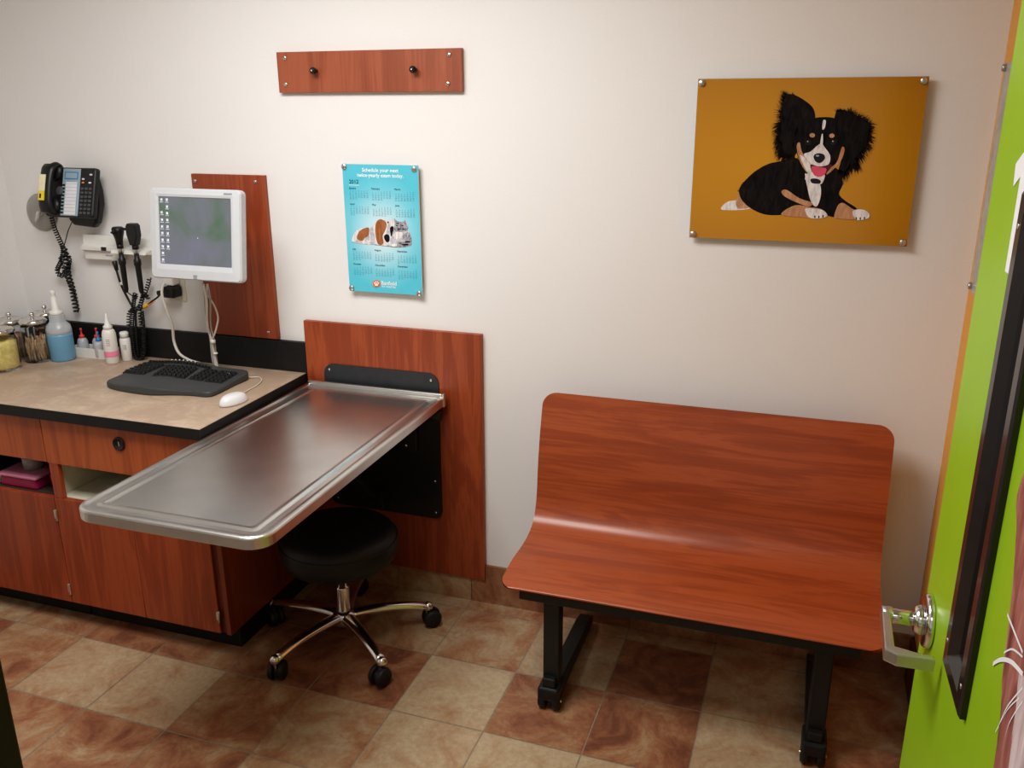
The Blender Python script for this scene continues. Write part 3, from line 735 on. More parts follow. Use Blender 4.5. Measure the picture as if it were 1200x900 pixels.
# resample so the rounded corners are fine
def at_s(s_):
    for i in range(len(S)-1):
        if s_ <= S[i+1]:
            t = (s_-S[i])/(S[i+1]-S[i]); a, b = prof[i], prof[i+1]
            return (a[0]+(b[0]-a[0])*t, a[1]+(b[1]-a[1])*t), (b[0]-a[0], b[1]-a[1])
    return prof[-1], (prof[-1][0]-prof[-2][0], prof[-1][1]-prof[-2][1])
Lt = S[-1]; rc = .046; ss = [rc*(1-math.cos(i/9*PI/2)) for i in range(10)]
ss = ss+[rc+(Lt-2*rc)*i/44 for i in range(1, 44)]+[Lt-x for x in ss[::-1]]
NX = 26; TH = .012
t = bmesh.new(); top = []; bot = []
for s_ in ss:
    d = min(s_, Lt-s_); w_ = (BX1-BX0)/2-(0 if d >= rc else rc-math.sqrt(max(0, rc*rc-(rc-d)**2)))
    (y, z), (dy, dz) = at_s(s_); l = math.hypot(dy, dz); n_ = (dz/l, -dy/l)   # towards below/behind
    top.append([t.verts.new((w_*(2*i/NX-1), y, z)) for i in range(NX+1)])
    bot.append([t.verts.new((w_*(2*i/NX-1), y+n_[0]*TH, z+n_[1]*TH)) for i in range(NX+1)])
nr = len(ss)
for r in range(nr-1):
    for i in range(NX):
        f = t.faces.new((top[r][i], top[r][i+1], top[r+1][i+1], top[r+1][i])); f.smooth = True
        f = t.faces.new((bot[r][i+1], bot[r][i], bot[r+1][i], bot[r+1][i+1])); f.smooth = True
def edge_faces(A, B):
    for a0_, a1, b0, b1 in zip(A, A[1:], B, B[1:]): f = t.faces.new((a0_, b0, b1, a1)); f.material_index = 1
edge_faces([r[0] for r in top], [r[0] for r in bot]); edge_faces([r[-1] for r in bot], [r[-1] for r in top])
edge_faces(bot[0], top[0]); edge_faces(top[-1], bot[-1])
bmesh.ops.recalc_face_normals(t, faces=t.faces[:])
me = bpy.data.meshes.new('seat'); t.to_mesh(me); t.free(); me.materials.append(M['wood_x']); me.materials.append(M['wood_edge'])
o = bpy.data.objects.new('seat', me); col.objects.link(o); o.parent = bench; o.location = (0, .3, 0)
try:
    for e in me.edges: pass
    me.set_sharp_from_angle(angle=.9)
except Exception: pass
fr = MB('black_metal')
fr.box((BX0+.055, -.545, .386), (BX1-.055, -.500, .430), .003).box((BX0+.055, -.29, .40), (BX1-.055, -.25, .438), .003)
mb_child(fr, 'seat_rail', bench)
for x in (.404, 1.186):
    mb = MB('black_metal').box((x-.025, -.512, .06), (x+.025, -.462, .40), .004)                    # post
    mb.box((x-.022, -.527, .375), (x+.022, -.25, .400), .003)
    mb.prism([(-.500, .03), (-.462, .075), (-.10, .060), (-.04, .045), (-.04, .018), (-.46, .018)], 'x', x-.024, x+.024, .003)
    lg = mb_child(mb, 'leg', bench)
    c = MB('rubber')
    c.use('black').box((x-.034, -.545, .040), (x+.034, -.455, .085), .008)
    for k in (-1, 1): c.cyl((x+k*.010, -.515, .030), (x+k*.034, -.515, .030), .029, n=24)
    c.use('satin').cyl((x-.038, -.515, .030), (x+.038, -.515, .030), .005, n=10)
    c.use('black').box((x-.020, -.535, .085), (x+.020, -.512, .115), .004)
    c.bm.transform(Matrix.Translation(-bench.location)); c.build('caster', lg)
    c = MB('rubber').cyl((x, -.062, .0015), (x, -.062, .022), .018, n=20); c.bm.transform(Matrix.Translation(-bench.location)); c.build('glide', lg)

# ------------------------------------------------------------------ green door, open along the orange wall
ey = -1.2; ex = CAM.x+.17*(ey-CAM.y); mdir = -.0284
dv = Vector((-mdir*-1, -1, 0)); dv = Vector((-mdir, -1, 0)).normalized()      # from latch edge to hinge edge
dv = Vector((.0284, -1, 0)).normalized()
nv = Vector((-1, -.0284, 0)).normalized()                                       # into the room
DW = .985
door = struct(bpy.data.objects.new('door_1', None), 'lime green door standing open along the orange wall'); col.objects.link(door)
door.location = (ex, ey, 0)
dm = Matrix((dv, Vector((0, 0, 1)).cross(dv), Vector((0, 0, 1)))).transposed().to_4x4()     # local x along door, y across, z up
door.rotation_euler = dm.to_euler()
ysg = 1 if (Vector((0, 0, 1)).cross(dv)).dot(nv) > 0 else -1                    # local y sign that faces the room
def dbox(mb, x0, x1, z0, z1, o0, o1, bev=0): return mb.box((x0, min(o0*ysg, o1*ysg), z0), (x1, max(o0*ysg, o1*ysg), z1), bev)
# leaf around the glazed opening
fx0, fx1, fz0, fz1 = .232, .374, .984, 1.70
mb = MB('lime'); hx0, hx1, hz0, hz1 = fx0+.03, fx1-.03, fz0+.03, fz1-.03
for (a, b, c, d) in ((0, hx0, .008, 2.10), (hx1, DW, .008, 2.10), (hx0, hx1, .008, hz0), (hx0, hx1, hz1, 2.10)): dbox(mb, a, b, c, d, -.044, 0)
leaf = mb.build('leaf', door)
lt_ = MB('liteframe')
def ring(o_list):
    Ls = []
    for d, o_ in o_list: Ls.append([(fx0+d, o_*ysg, fz0+d), (fx1-d, o_*ysg, fz0+d), (fx1-d, o_*ysg, fz1-d), (fx0+d, o_*ysg, fz1-d)])
    lt_.loops(Ls, False, False, False)
ring([(0, 0), (0, .008), (.004, .011), (.026, .011), (.040, -.002), (.044, -.012), (.044, -.032), (.026, -.055), (0, -.055), (0, -.044)])
for d, zz in ((.033, fz0+.045), (.033, fz1-.045)):
    for xx in (fx0+.013, fx1-.013): lt_.use('screw').cyl((xx, .0105*ysg, zz), (xx, .0118*ysg, zz), .004, n=10)
vl = lt_.build('lite_frame', door); tag(vl, 'black frame of the narrow door window')
dbox(MB('liteglass'), fx0+.035, fx1-.035, fz0+.035, fz1-.035, -.024, -.018).build('lite_glass', door) if False else None
gb = MB('liteglass'); dbox(gb, fx0+.043, fx1-.043, fz0+.043, fz1-.043, -.024, -.018); gb.build('glass', door)
# lever handle
hz = .95; hb = .062
def dp(x, o_, z): return Vector((x, o_*ysg, z))
h = MB('chrome').cyl(dp(hb, 0, hz), dp(hb, .012, hz), .048, .046, 36).cyl(dp(hb, .012, hz), dp(hb, .028, hz), .027, .023, 28).cyl(dp(hb, .028, hz), dp(hb, .074, hz), .013, .013, 24)
h.use('satin')
hd = h.build('door_handle', door)
lv = MB('satin')
lv.cyl(dp(hb, .062, hz), dp(hb, .080, hz), .0155, .0145, 24)
LV = [(hb-.013, .068), (hb+.012, .067), (hb+.112, .070), (hb+.122, .034), (hb+.124, .012), (hb+.136, .012), (hb+.136, .068), (hb+.124, .087), (hb-.013, .080)]
lv.prism([(a, b*ysg) for a, b in LV], 'z', hz-.013, hz+.011, .003)
lv.build('lever', hd)
# hinges
for z in (.25, 1.05, 1.85): mbh = MB('satin'); mbh.cyl(dp(DW+.004, .004, z-.05), dp(DW+.004, .004, z+.05), .008); mbh.build('hinge', door)

def on_door(u, v):
    P = CAM; d = ray(u, v); n3 = Vector((nv.x, nv.y, 0)); t_ = (Vector((ex, ey, 0))-P).dot(n3)/d.dot(n3); q = P+d*t_
    return ((q-Vector((ex, ey, 0))).dot(dv), q.z)
# animal photo decal
dec = MB('fur_decal'); E_ = .0008
outl = [on_door(*p) for p in ((1198.5, 560), (1192, 620), (1189.5, 660), (1186, 700), (1183, 730), (1178, 770), (1175, 800), (1173, 840), (1169, 870), (1165, 900))]
zlow = outl[-1][1]
poly = outl+[(.575, .62), (.60, .40), (.70, .30), (.92, .32), (.94, .9), (.93, 1.35), (.86, 1.60), (.70, 1.66), (.56, 1.58)]
dec.flat([(x, (E_)*ysg, z) for x, z in [(p.x, p.z) for p in smooth_pts([(a, 0, b) for a, b in poly], 4, True)]], (0, ysg, 0))
dec.use('fur_decal2')
p2 = [on_door(*p) for p in ((1200, 790), (1192, 830), (1186, 870), (1183, 900))]+[(.66, .6), (.80, .5), (.88, .7), (.85, 1.0), (.75, 1.15)]
dec.flat([(p.x, (E_+.0003)*ysg, p.z) for p in smooth_pts([(a, 0, b) for a, b in p2], 4, True)], (0, ysg, 0))
dec.use('decal_w')
for L_, w_ in (([(1182, 720), (1190, 740), (1200, 765)], .0022), ([(1165, 778), (1175, 773), (1187, 776), (1200, 790)], .0035), ([(1172, 850), (1182, 828), (1200, 806)], .0022), ([(1176, 880), (1184, 848), (1200, 822)], .0022), ([(1168, 858), (1182, 832), (1196, 818)], .0016), ([(1178, 765), (1188, 761), (1200, 770)], .0016)):
    q = [on_door(*p) for p in L_]; q = smooth_pts([(a, 0, b) for a, b in q], 5)
    top_ = [(p.x, (E_+.0006)*ysg, p.z+w_*(1-i/len(q)*.2)) for i, p in enumerate(q)]; bo_ = [(p.x, (E_+.0006)*ysg, p.z-w_) for p in q]
    dec.flat(top_+bo_[::-1], (0, ysg, 0))
dcl = dec.build('animal_decal'); dcl.location = door.location; dcl.rotation_euler = door.rotation_euler
tag(dcl, 'large reddish furry animal photo decal with white whiskers on the green door', 'decal')
ar = MB('decal_w')
hp = [on_door(*p) for p in ((1200, 179), (1191, 192), (1188, 219), (1196.5, 207), (1178.3, 318), (1182.5, 321), (1192.5, 262))]
a_tip = max(p[1] for p in hp); xs_ = hp[6][0]
pts = [(hp[0][0], hp[0][1]), hp[1], hp[2], hp[3], hp[4], (hp[4][0]+.035, hp[5][1]), (hp[4][0]+.035, hp[3][1]), (hp[4][0]+.075, hp[3][1]), (hp[4][0]+.075, hp[0][1]+.015)]
ar.flat([(x, E_*ysg, z) for x, z in pts], (0, ysg, 0))
aro = ar.build('arrow_decal'); aro.location = door.location; aro.rotation_euler = door.rotation_euler
tag(aro, 'white pointed sticker with a long thin tail beside the door window', 'sticker')

# ------------------------------------------------------------------ monitor
mon = thing('monitor', 'pale grey touchscreen monitor on a wall arm above the keyboard', 'monitor', (-.904, -.285, 1.391))
tilt = Matrix.Rotation(math.radians(-8), 4, 'X')
W2, H2 = .180, .151
def mloop(w_, h_, y, r, cz=0): return to_xz(rrect(-w_, w_, -h_+cz, h_+cz, y, r, 5))
mb = MB('bezel').loops([mloop(W2-.055, H2-.055, .075, .02), mloop(W2-.035, H2-.035, .060, .02), mloop(W2-.012, H2-.012, .030, .018), mloop(W2-.001, H2-.001, .020, .016), mloop(W2, H2, .010, .015), mloop(W2, H2, -.006, .015), mloop(W2-.004, H2-.004, -.012, .014),
     mloop(W2-.026, H2-.026, -.014, .006, .006), mloop(W2-.036, H2-.038, -.012, .003, .010), mloop(W2-.038, H2-.040, -.008, .002, .010)])
mb.use('bezel2').box((.118, -.0145, .134), (.150, -.0120, .140), .001).box((-.008, -.0145, -.138), (.008, -.0125, -.133), .0005).box((-.007, -.0145, -.145), (.007, -.0125, -.1405), .0005)
mb.bm.transform(tilt); mb.build('housing', mon)
mb = MB('screen'); mb.flat(mloop(W2-.038, H2-.040, -.0095, .002, .010), (0, -1, 0))
mb.use('icon')
for cx_, rows in ((-.131, (0, 1.9, 3.0, 4.0, 5.0, 6.0, 7.0, 8.0, 9.0)), (-.109, (0, 1, 2, 3, 4, 5, 6, 7))):
    for r_ in rows:
        z_ = .112-r_*.0222; mb.box((cx_-.0042, -.0103, z_-.0042), (cx_+.0042, -.0097, z_+.0042)); mb.box((cx_-.007, -.0103, z_-.0090), (cx_+.007, -.0097, z_-.0072))
mb.box((.01, -.0103, -.012), (.012, -.0097, -.008))
mb.bm.transform(tilt); mb.build('screen', mon)
mb = MB('charcoal').box((-.055, .070, -.055), (.055, .085, .055), .003).cyl((0, .08, 0), (-.045, .225, 0), .020).box((-.10, .245, -.09), (-.0, .267, .09), .003).cyl((-.045, .215, -.05), (-.045, .215, .05), .024).box((-.063, .215, -.03), (-.027, .25, .03), .003)
mb.build('wall_arm', mon)

# cables below the monitor
cb = MB('cord_white')
def seg(mb, pts, r, key): mb.use(key).tube(smooth_pts(pts, 8), r, 8)
cbase = WZ(262, 438, CT+.006)
def mid(u, v, y): return WY(u, v, y)
bundle = [(238, 333, -.26), (242, 352, -.22), (243, 380, -.16), (248, 400, -.14), (251, 420, -.125), (254, 433, -.12)]
seg(cb, [mid(*p) for p in bundle], .0045, 'cord_white')
seg(cb, [mid(u+5*(1-i*.12), v, y+.01) for i, (u, v, y) in enumerate(bundle)], .0035, 'cord_grey')
seg(cb, [mid(243, 333, -.26), mid(243, 345, -.22), mid(251, 358, -.17), mid(255.5, 373, -.15), mid(252, 390, -.15), mid(249, 400, -.14), mid(252.5, 420, -.125), mid(256, 433, -.12)], .0032, 'cord_white')
seg(cb, [mid(239, 333, -.25), mid(241, 365, -.18), mid(246, 395, -.145), mid(250, 426, -.13), WZ(258, 432, CT+.012), WZ(268, 438, CT+.03), WZ(280, 448, CT+.004)], .003, 'cord_grey')
q = mid(249.5, 400, -.14); cb.use('white').cyl(q-Vector((0, 0, .006)), q+Vector((0, 0, .006)), .0095)
q = mid(252.5, 414, -.128); cb.use('white').cyl(q-Vector((0, 0, .003)), q+Vector((0, 0, .003)), .0085)
cbo = cb.build('cable_bundle'); tag(cbo, 'bundle of white and grey cables hanging below the monitor onto the counter', 'cable')

# outlet, plug and white power cord
ou = thing('wall_outlet', 'ivory wall outlet plate behind the monitor with two plugs', 'outlet', (-1.245, 0, 1.15))
mb_child(MB('ivory').box((-1.285, -.006, 1.085), (-1.205, 0, 1.205), .002), 'plate', ou)
for z in (1.125, 1.167): mb_child(MB('white').box((-1.262, -.008, z-.016), (-1.228, -.005, z+.016), .002), 'socket', ou)
pa = MB('black').box((-1.266, -.062, 1.106), (-1.216, -.008, 1.150), .008, seg=3).cyl((-1.262, -.05, 1.128), (-1.29, -.06, 1.122), .010)
pts = [(-1.285, -.06, 1.124), WY(186, 347, -.07), WY(177, 354, -.075), WY(174, 357, -.078)]
pa.tube(smooth_pts(pts, 6), .0035); q = WY(173, 356.5, -.078); q2 = WY(168.5, 360.5, -.08)
pa.use('yellow').cyl(q, q2, .008, .006, 12); pa.use('orangep').cyl(WY(174.5, 357.5, -.085), WY(182, 353, -.085), .0035, .001, 8)
pa.use('black').tube(smooth_pts([q2, WY(163, 363, -.08), WY(159.5, 368, -.07), WY(160, 395, -.05), WY(160.5, 412, -.05)], 6), .0028)
tag(pa.build('power_adapter'), 'black plug with yellow taped cable in the outlet left of the monitor cables', 'plug')
wp_ = MB('cord_white')
wp_.use('white').box((-1.266, -.050, 1.152), (-1.222, -.009, 1.184), .006, seg=3)
path = [Vector((-1.262, -.045, 1.166)), WY(190, 338, -.07), WY(190.5, 348, -.08), WY(196, 365, -.085), WY(202, 382, -.085), WY(204, 400, -.085), WY(210, 414, -.10)]+[WZ(222, 422, CT+.030), WZ(235, 426, CT+.020), WZ(248, 431, CT+.012), WZ(256, 433, CT+.008)]
wp_.use('cord_white').tube(smooth_pts(path, 8), .0055, 10)
tag(wp_.build('white_cable'), 'thick white cable looping from the outlet down to the counter', 'cable')

# ------------------------------------------------------------------ keyboard
kb = thing('keyboard', 'black and grey split ergonomic keyboard on the counter', 'keyboard', (-1.070, -.268, CT), math.radians(1.5))
KSX = .915
outline = [(-.235, .115), (-.12, .135), (.0, .138), (.10, .128), (.235, .118), (.240, .02), (.238, -.09), (.215, -.115), (.165, -.116), (.09, -.128), (.0, -.152), (-.09, -.150), (-.17, -.138), (-.225, -.118), (-.243, -.085), (-.240, .02)]
ol = smooth_pts([(a*KSX, b, 0) for a, b in outline], 4, True)
def kz(x, y): return .020+.012*math.exp(-((x+.05)/.11)**2)+.010*max(0, min(1, (y+.05)/.17))
mb = MB('kbgrey').loops([[(p.x*.98, p.y*.98, .0005) for p in ol], [(p.x, p.y, .005) for p in ol], [(p.x, p.y, kz(p.x, p.y)-.005) for p in ol], [(p.x*.985, p.y*.985, kz(p.x, p.y)) for p in ol]], False, True, False)
# domed upper surface
t = bmesh.new(); loops_ = []
for k in range(9):
    f_ = .985*(1-k/8); loops_.append([t.verts.new((p.x*f_, p.y*f_, kz(p.x*f_, p.y*f_))) for p in ol] if k < 8 else [t.verts.new((0, 0, kz(0, 0)))])
for A_, B_ in zip(loops_, loops_[1:]):
    n_ = len(A_)
    for i in range(n_):
        if len(B_) == 1: t.faces.new((A_[i], A_[(i+1) % n_], B_[0]))
        else: t.faces.new((A_[i], A_[(i+1) % n_], B_[(i+1) % n_], B_[i]))
bmesh.ops.recalc_face_normals(t, faces=t.faces[:]); mb._merge(t, None, True)
mb.build('body', kb)
def keys(name, ox, oy, ang, cols, rows, pitch=.0187, kw=.0158):
    mb = MB('key'); c, s = math.cos(ang), math.sin(ang); ox *= KSX; pitch *= KSX; kw *= KSX
    # bed
    bx0, bx1, by0, by1 = -.012, cols*pitch-.006, -(rows-1)*pitch*1.18-.012, .012
    cs = [(ox+x*c-y*s, oy+x*s+y*c) for x, y in ((bx0, by0), (bx1, by0), (bx1, by1), (bx0, by1))]
    mb.loops([[(x, y, kz(x, y)-.004) for x, y in cs], [(x, y, kz(x, y)+.0015) for x, y in cs]])
    for r in range(rows):
        for q in range(cols):
            lx, ly = q*pitch, -r*pitch*1.18; x = ox+lx*c-ly*s; y = oy+lx*s+ly*c; z = kz(x, y)
            mx = Matrix.Translation((x, y, z)) @ Matrix.Rotation(ang, 4, 'Z')
            mb.loops([[mx @ Vector(p) for p in L] for L in (rrect(-kw/2, kw/2, -kw*.58, kw*.58, .001, .002, 2), rrect(-kw*.38, kw*.38, -kw*.42, kw*.48, .0085, .002, 2))])
    return mb.build(name, kb)
keys('left_keys', -.220, .078, math.radians(-9), 6, 5); keys('right_keys', -.084, .052, math.radians(8), 7, 5)
keys('function_keys', -.215, .104, math.radians(-2), 20, 1, .0150, .011)
keys('cursor_keys', .078, .072, 0, 3, 5); keys('number_pad', .148, .072, 0, 4, 5)
mb = MB('white')
for i in range(7):
    x = -.105+i*.0170; y = .112; mb.ball((x, y, kz(x, y)+.008), .003, 8)
mb.build('hot_keys', kb)

mouse = thing('mouse', 'white computer mouse on the counter at the right of the keyboard', 'mouse', (-.744, -.396, CT), math.radians(-14))
mb = MB('mouse'); Ls = []
for i in range(11):
    z = .001+.033*math.sin(i/10*PI/2); k = math.cos(i/10*PI/2)**.55 if i < 10 else .02
    Ls.append([(.031*k*math.cos(a), .056*k*math.sin(a)-.004*i/10, z) for a in [2*PI*j/28 for j in range(28)]])
mb.loops(Ls, True); mb.build('shell', mouse)
mb = MB('bezel2').tube([(0, -.012, .0315), (0, -.03, .0275), (0, -.047, .018)], .0006, 6); mb.cyl((-.003, -.032, .026), (.003, -.032, .026), .006, n=14); mb.build('wheel', mouse)
mc = MB('cord_white')
pw = [(-.757, -.342, CT+.010), WZ(291, 457, CT+.004), WZ(300, 452, CT+.004), WZ(306.5, 446, CT+.004), WZ(303, 442, CT+.004), WZ(293, 442, CT+.005), WZ(285, 440, CT+.006), WZ(272, 433, CT+.010), WZ(260, 431, CT+.012)]
mi_ = Matrix.Translation(mouse.location) @ Matrix.Rotation(math.radians(-14), 4, 'Z')
pw = [mi_.inverted() @ Vector(p) for p in pw]
mc.tube(smooth_pts(pw, 7), .0017, 6); mc.build('cord', mouse)

# ------------------------------------------------------------------ jars
def jar(label, x, y, content, fill, r=.054, h=.150):
    j = thing('glass_jar', label, 'jar', (x, y, CT), 0, 'glass jars with steel lids')
    mb = MB('glass'); w_ = .003
    mb.lathe([(0, .0005), (r*.92, .0005), (r, .010), (r, h-.030), (r*.9, h-.012), (r*.84, h), (r*.84-w_, h), (r*.9-w_, h-.012), (r-w_, h-.030), (r-w_, .012), (r*.9, .006), (0, .006)], 36)
    mb.build('glass', j)
    if content == 'sticks':
        q = MB('sticks')
        for k in range(46):
            a, d0 = random.uniform(0, 2*PI), math.sqrt(random.random())*(r-.012); b_ = a+random.uniform(-.5, .5); d1 = min(r-.010, d0*random.uniform(.9, 1.15))
            q.cyl((d0*math.cos(a), d0*math.sin(a), .0075), (d1*math.cos(b_), d1*math.sin(b_), fill+random.uniform(-.02, .012)), .0032, n=7)
        q.build('contents', j); content = None
    q = MB(content or 'biscuit'); rr = r-w_-.0015; n_ = 30; rings = []
    prof_ = [(0, .0075), (rr*.88, .0075), (rr, .014)]+[(rr, .014+(fill-.014)*i/6) for i in range(1, 7)]+[(rr*.7, fill+.008), (0, fill+.010)]
    if content: q.lathe(prof_, n_)
    for v in q.bm.verts:
        if v.co.z > fill-.004: v.co.z += random.uniform(-.006, .005)
    if content: q.build('contents', j)
    MB('chrome').lathe([(0, h+.001), (r*.92, h+.001), (r*.97, h+.004), (r*.95, h+.012), (r*.80, h+.018), (r*.3, h+.021), (0, h+.022)], 36).build('lid', j)
    ld = j.children[-1]
    MB('chrome').lathe([(0, h+.020), (.005, h+.020), (.004, h+.027), (.0095, h+.031), (.0105, h+.037), (.007, h+.043), (0, h+.044)], 20).build('knob', ld)
    return j
jar('glass jar of pale yellow cotton, nearest the front of the counter', -1.818, -.325, 'cotton', .105, .060, .142)
jar('glass jar of thin wooden sticks right beside the blue liquid bottle', -1.787, -.190, 'sticks', .095, .052, .150)
jar('glass jar behind the jar of wooden sticks, brown contents', -1.845, -.072, 'biscuit', .10, .052, .150)
jar('glass jar at the far left behind the yellow cotton jar', -1.905, -.19, 'biscuit', .09, .052, .142)

# blue squeeze bottle
bl = thing('squeeze_bottle', 'squeeze bottle half full of blue liquid with a white nozzle', 'bottle', (-1.706, -.150, CT))
MB('liquid').lathe([(0, 0), (.042, 0), (.046, .006), (.047, .10), (.0465, .108), (0, .108)], 32).build('liquid', bl)
MB('bottle_t').lathe([(.0465, .1085), (.0465, .122), (.043, .138), (.032, .150), (.028, .156), (.028, .176), (.024, .182), (0, .182)], 32).build('shoulder', bl)
MB('white').lathe([(0, .180), (.024, .180), (.024, .195), (.013, .200), (.0105, .250), (.007, .256), (.0095, .260), (.0095, .274), (.006, .277), (0, .277)], 24).build('nozzle', bl)

# tray with droppers
tr = thing('small_tray', 'white narrow tray holding dropper bottles against the upstand', 'tray', (-1.615, -.078, CT))
mb = MB('white').box((-.095, -.030, 0), (.095, .030, .004), .001)
for lo, hi in (((-.095, -.030, .003), (.095, -.027, .040)), ((-.095, .027, .003), (.095, .030, .040)), ((-.095, -.027, .003), (-.092, .027, .040)), ((.092, -.027, .003), (.095, .027, .040))): mb.box(lo, hi, .0008)
mb.build('tray', tr)
def dropper(x, y, cap, label, h, tilt_=0):
    d = thing('dropper_bottle', label, 'dropper bottle', (x, y, CT+.0045), 0, 'dropper bottles in the white tray'); d.rotation_euler = (0, tilt_, 0)
    MB('dropper_t').lathe([(0, 0), (.018, 0), (.020, .004), (.020, h*.62), (.016, h*.75), (.010, h*.80), (0, h*.80)], 22).build('body', d)
    MB(cap).lathe([(0, h*.79), (.0105, h*.79), (.0105, h*.92), (.004, h*.95), (.003, h*1.14), (.0045, h*1.16), (.0045, h*1.25), (0, h*1.26)], 18).build('cap', d)
dropper(-1.672, -.076, 'red', 'dropper bottle with a red cap at the left end of the tray', .085)
dropper(-1.608, -.064, 'red', 'dropper bottle with a red tip in the middle of the tray', .088)
dropper(-1.578, -.090, 'blue', 'dropper bottle with a blue cap beside the white bottles', .082)
# white bottles
pb = thing('lotion_bottle', 'white bottle with a pink band and tapered tip', 'bottle', (-1.484, -.130, CT))
MB('white').lathe([(0, 0), (.0235, 0), (.026, .004), (.026, .115), (.022, .130), (.014, .138), (0, .138)], 28).build('body', pb)
MB('pink').lathe([(.0263, .028), (.0265, .029), (.0265, .050), (.0263, .051)], 28).build('band', pb)
mb = MB('label_line')
for z in (.075, .083, .09, .097):
    mb.box((-.004, -.02655, z), (.010, -.0258, z+.0022))
mb.bm.transform(Matrix.Rotation(math.radians(20), 4, 'Z')); mb.build('printing', pb)
MB('white').lathe([(0, .136), (.017, .136), (.017, .148), (.011, .152), (.005, .182), (.003, .196), (0, .197)], 22).build('tip', pb)
sb = thing('pill_bottle', 'small white capped bottle just behind the pink-banded bottle', 'bottle', (-1.456, -.082, CT))
MB('white').lathe([(0, 0), (.018, 0), (.020, .003), (.020, .085), (.015, .093), (0, .093)], 26).build('body', sb)
MB('white').lathe([(0, .092), (.0165, .092), (.0165, .112), (.013, .115), (0, .115)], 22).build('cap', sb)
mb = MB('label_line')
for z in (.05, .057, .064): mb.box((-.002, -.0206, z), (.012, -.0196, z+.002))
mb.bm.transform(Matrix.Rotation(math.radians(15), 4, 'Z')); mb.build('printing', sb)

# ------------------------------------------------------------------ wall disc
dk = thing('wall_disc', 'smoky round plastic disc on the wall left of the phone', 'wall disc', (-1.846, 0, 1.402))
Rm_ = Matrix.Rotation(PI/2, 4, 'X')
MB('disc').lathe([(0, 0), (.070, 0), (.074, .003), (.072, .008), (.055, .014), (.030, .016), (0, .016)], 40, Rm_).build('disc', dk)
mb = MB('disc_cl').cyl((.005, -.014, -.004), (.022, -.040, -.004), .010, .008); mb.tube(smooth_pts([(.015, -.03, .0), (.03, -.052, .004), (.026, -.056, -.016), (.008, -.046, -.026)], 6), .007, 10); mb.build('hook', dk)

# ------------------------------------------------------------------ wall phone
ph = thing('desk_phone', 'black wall-mounted office phone with label panel and handset', 'phone', (-1.600, 0, 1.478))
PT = Matrix.Translation((0, -.040, .098)) @ Matrix.Rotation(math.radians(-17), 4, 'X')     # face hinged near its top
mb = MB('black').prism([(-.06, .075), (.095, .080), (.106, .02), (.104, -.03), (.078, -.100), (.060, -.116), (-.030, -.110), (-.05, -.09)], 'y', -.072, -.036, .008)
mb.box((-.03, -.040, -.06), (.04, 0, .05), .004); mb.build('wall_base', ph)
mb = MB('black').box((-.112, -.030, -.186), (.112, .0, 0), .010, PT, 3); bd = mb.build('body', ph)
mb = MB('lcd').box((-.036, -.0325, -.182), (.046, -.029, -.006), .002, PT)
mb.use('label').box((-.018, -.0335, -.178), (.034, -.032, -.056), .0005, PT)
mb.use('label_line')
for i in range(9): mb.box((-.018, -.0339, -.166+i*.0128), (.034, -.0334, -.1650+i*.0128), 0, PT)
mb.use('black')
for i in range(9): mb.box((-.033, -.0345, -.174+i*.0128), (-.022, -.032, -.167+i*.0128), .001, PT)
mb.use('blue').box((-.026, -.0332, -.046), (.036, -.0323, -.018), .001, PT); mb.use('lcd').box((-.022, -.0336, -.042), (.032, -.0330, -.022), 0, PT)
tag(mb.build('label_panel', ph), 'pale blue panel with a white paper directory')
mb = MB('keyg')
for r in range(7):
    for c_ in range(3): mb.box((.054+c_*.018, -.0345, -.174+r*.015), (.067+c_*.018, -.030, -.165+r*.015), .0015, PT)
mb.build('keypad', ph)
for k_, a_, b_ in (('orangep', .056, -.060), ('label', .056, -.047), ('label', .088, -.060), ('label', .090, -.030)):
    MB(k_).box((a_, -.0347, b_), (a_+.010, -.030, b_+.006), .001, PT).build('button', ph)
hs = MB('black'); path = [(-.082, -.045, -.008), (-.082, -.066, -.03), (-.082, -.072, -.10), (-.082, -.066, -.160), (-.082, -.045, -.188)]
Ls = []
for i, p in enumerate(smooth_pts(path, 5)):
    t_ = i/20; wv = .027+.010*abs(2*t_-1)**2; hv = .014+.010*abs(2*t_-1)**2
    Ls.append([(p.x+wv*math.cos(a), p.y+hv*math.sin(a), p.z) for a in [2*PI*k/16 for k in range(16)]])
hs.loops(Ls, True)
hs.lathe([(0, 0), (.034, 0), (.036, .012), (.030, .022), (0, .022)], 24, Matrix.Translation((-.080, -.026, -.030)) @ Matrix.Rotation(PI/2, 4, 'X')).lathe([(0, 0), (.034, 0), (.036, .012), (.030, .022), (0, .022)], 24, Matrix.Translation((-.080, -.026, -.158)) @ Matrix.Rotation(PI/2, 4, 'X'))
hs.bm.transform(PT @ Matrix.Translation((.004, .006, .012)))
ho = hs.build('handset', ph)
sk = MB('sticker_p')
ys = -.0742
sk.box((-.098, -.0935, -.115), (-.072, -.088, -.052), .001).use('sticker_y').box((-.098, -.0937, -.148), (-.072, -.088, -.112), .001)
sk.use('ink').box((-.092, -.0940, -.140), (-.084, -.0930, -.124))
sk.bm.transform(PT @ Matrix.Translation((.004, .011, .012))); tag(sk.build('sticker', ho), 'pale and yellow sticker on the handset')
# knob/speaker ring on the handset rest
mb = MB('keyg').lathe([(.014, 0), (.017, .003), (.014, .006)], 22, PT @ Matrix.Translation((-.044, -.031, -.090)) @ Matrix.Rotation(PI/2, 4, 'X')); mb.build('speaker_ring', ph)
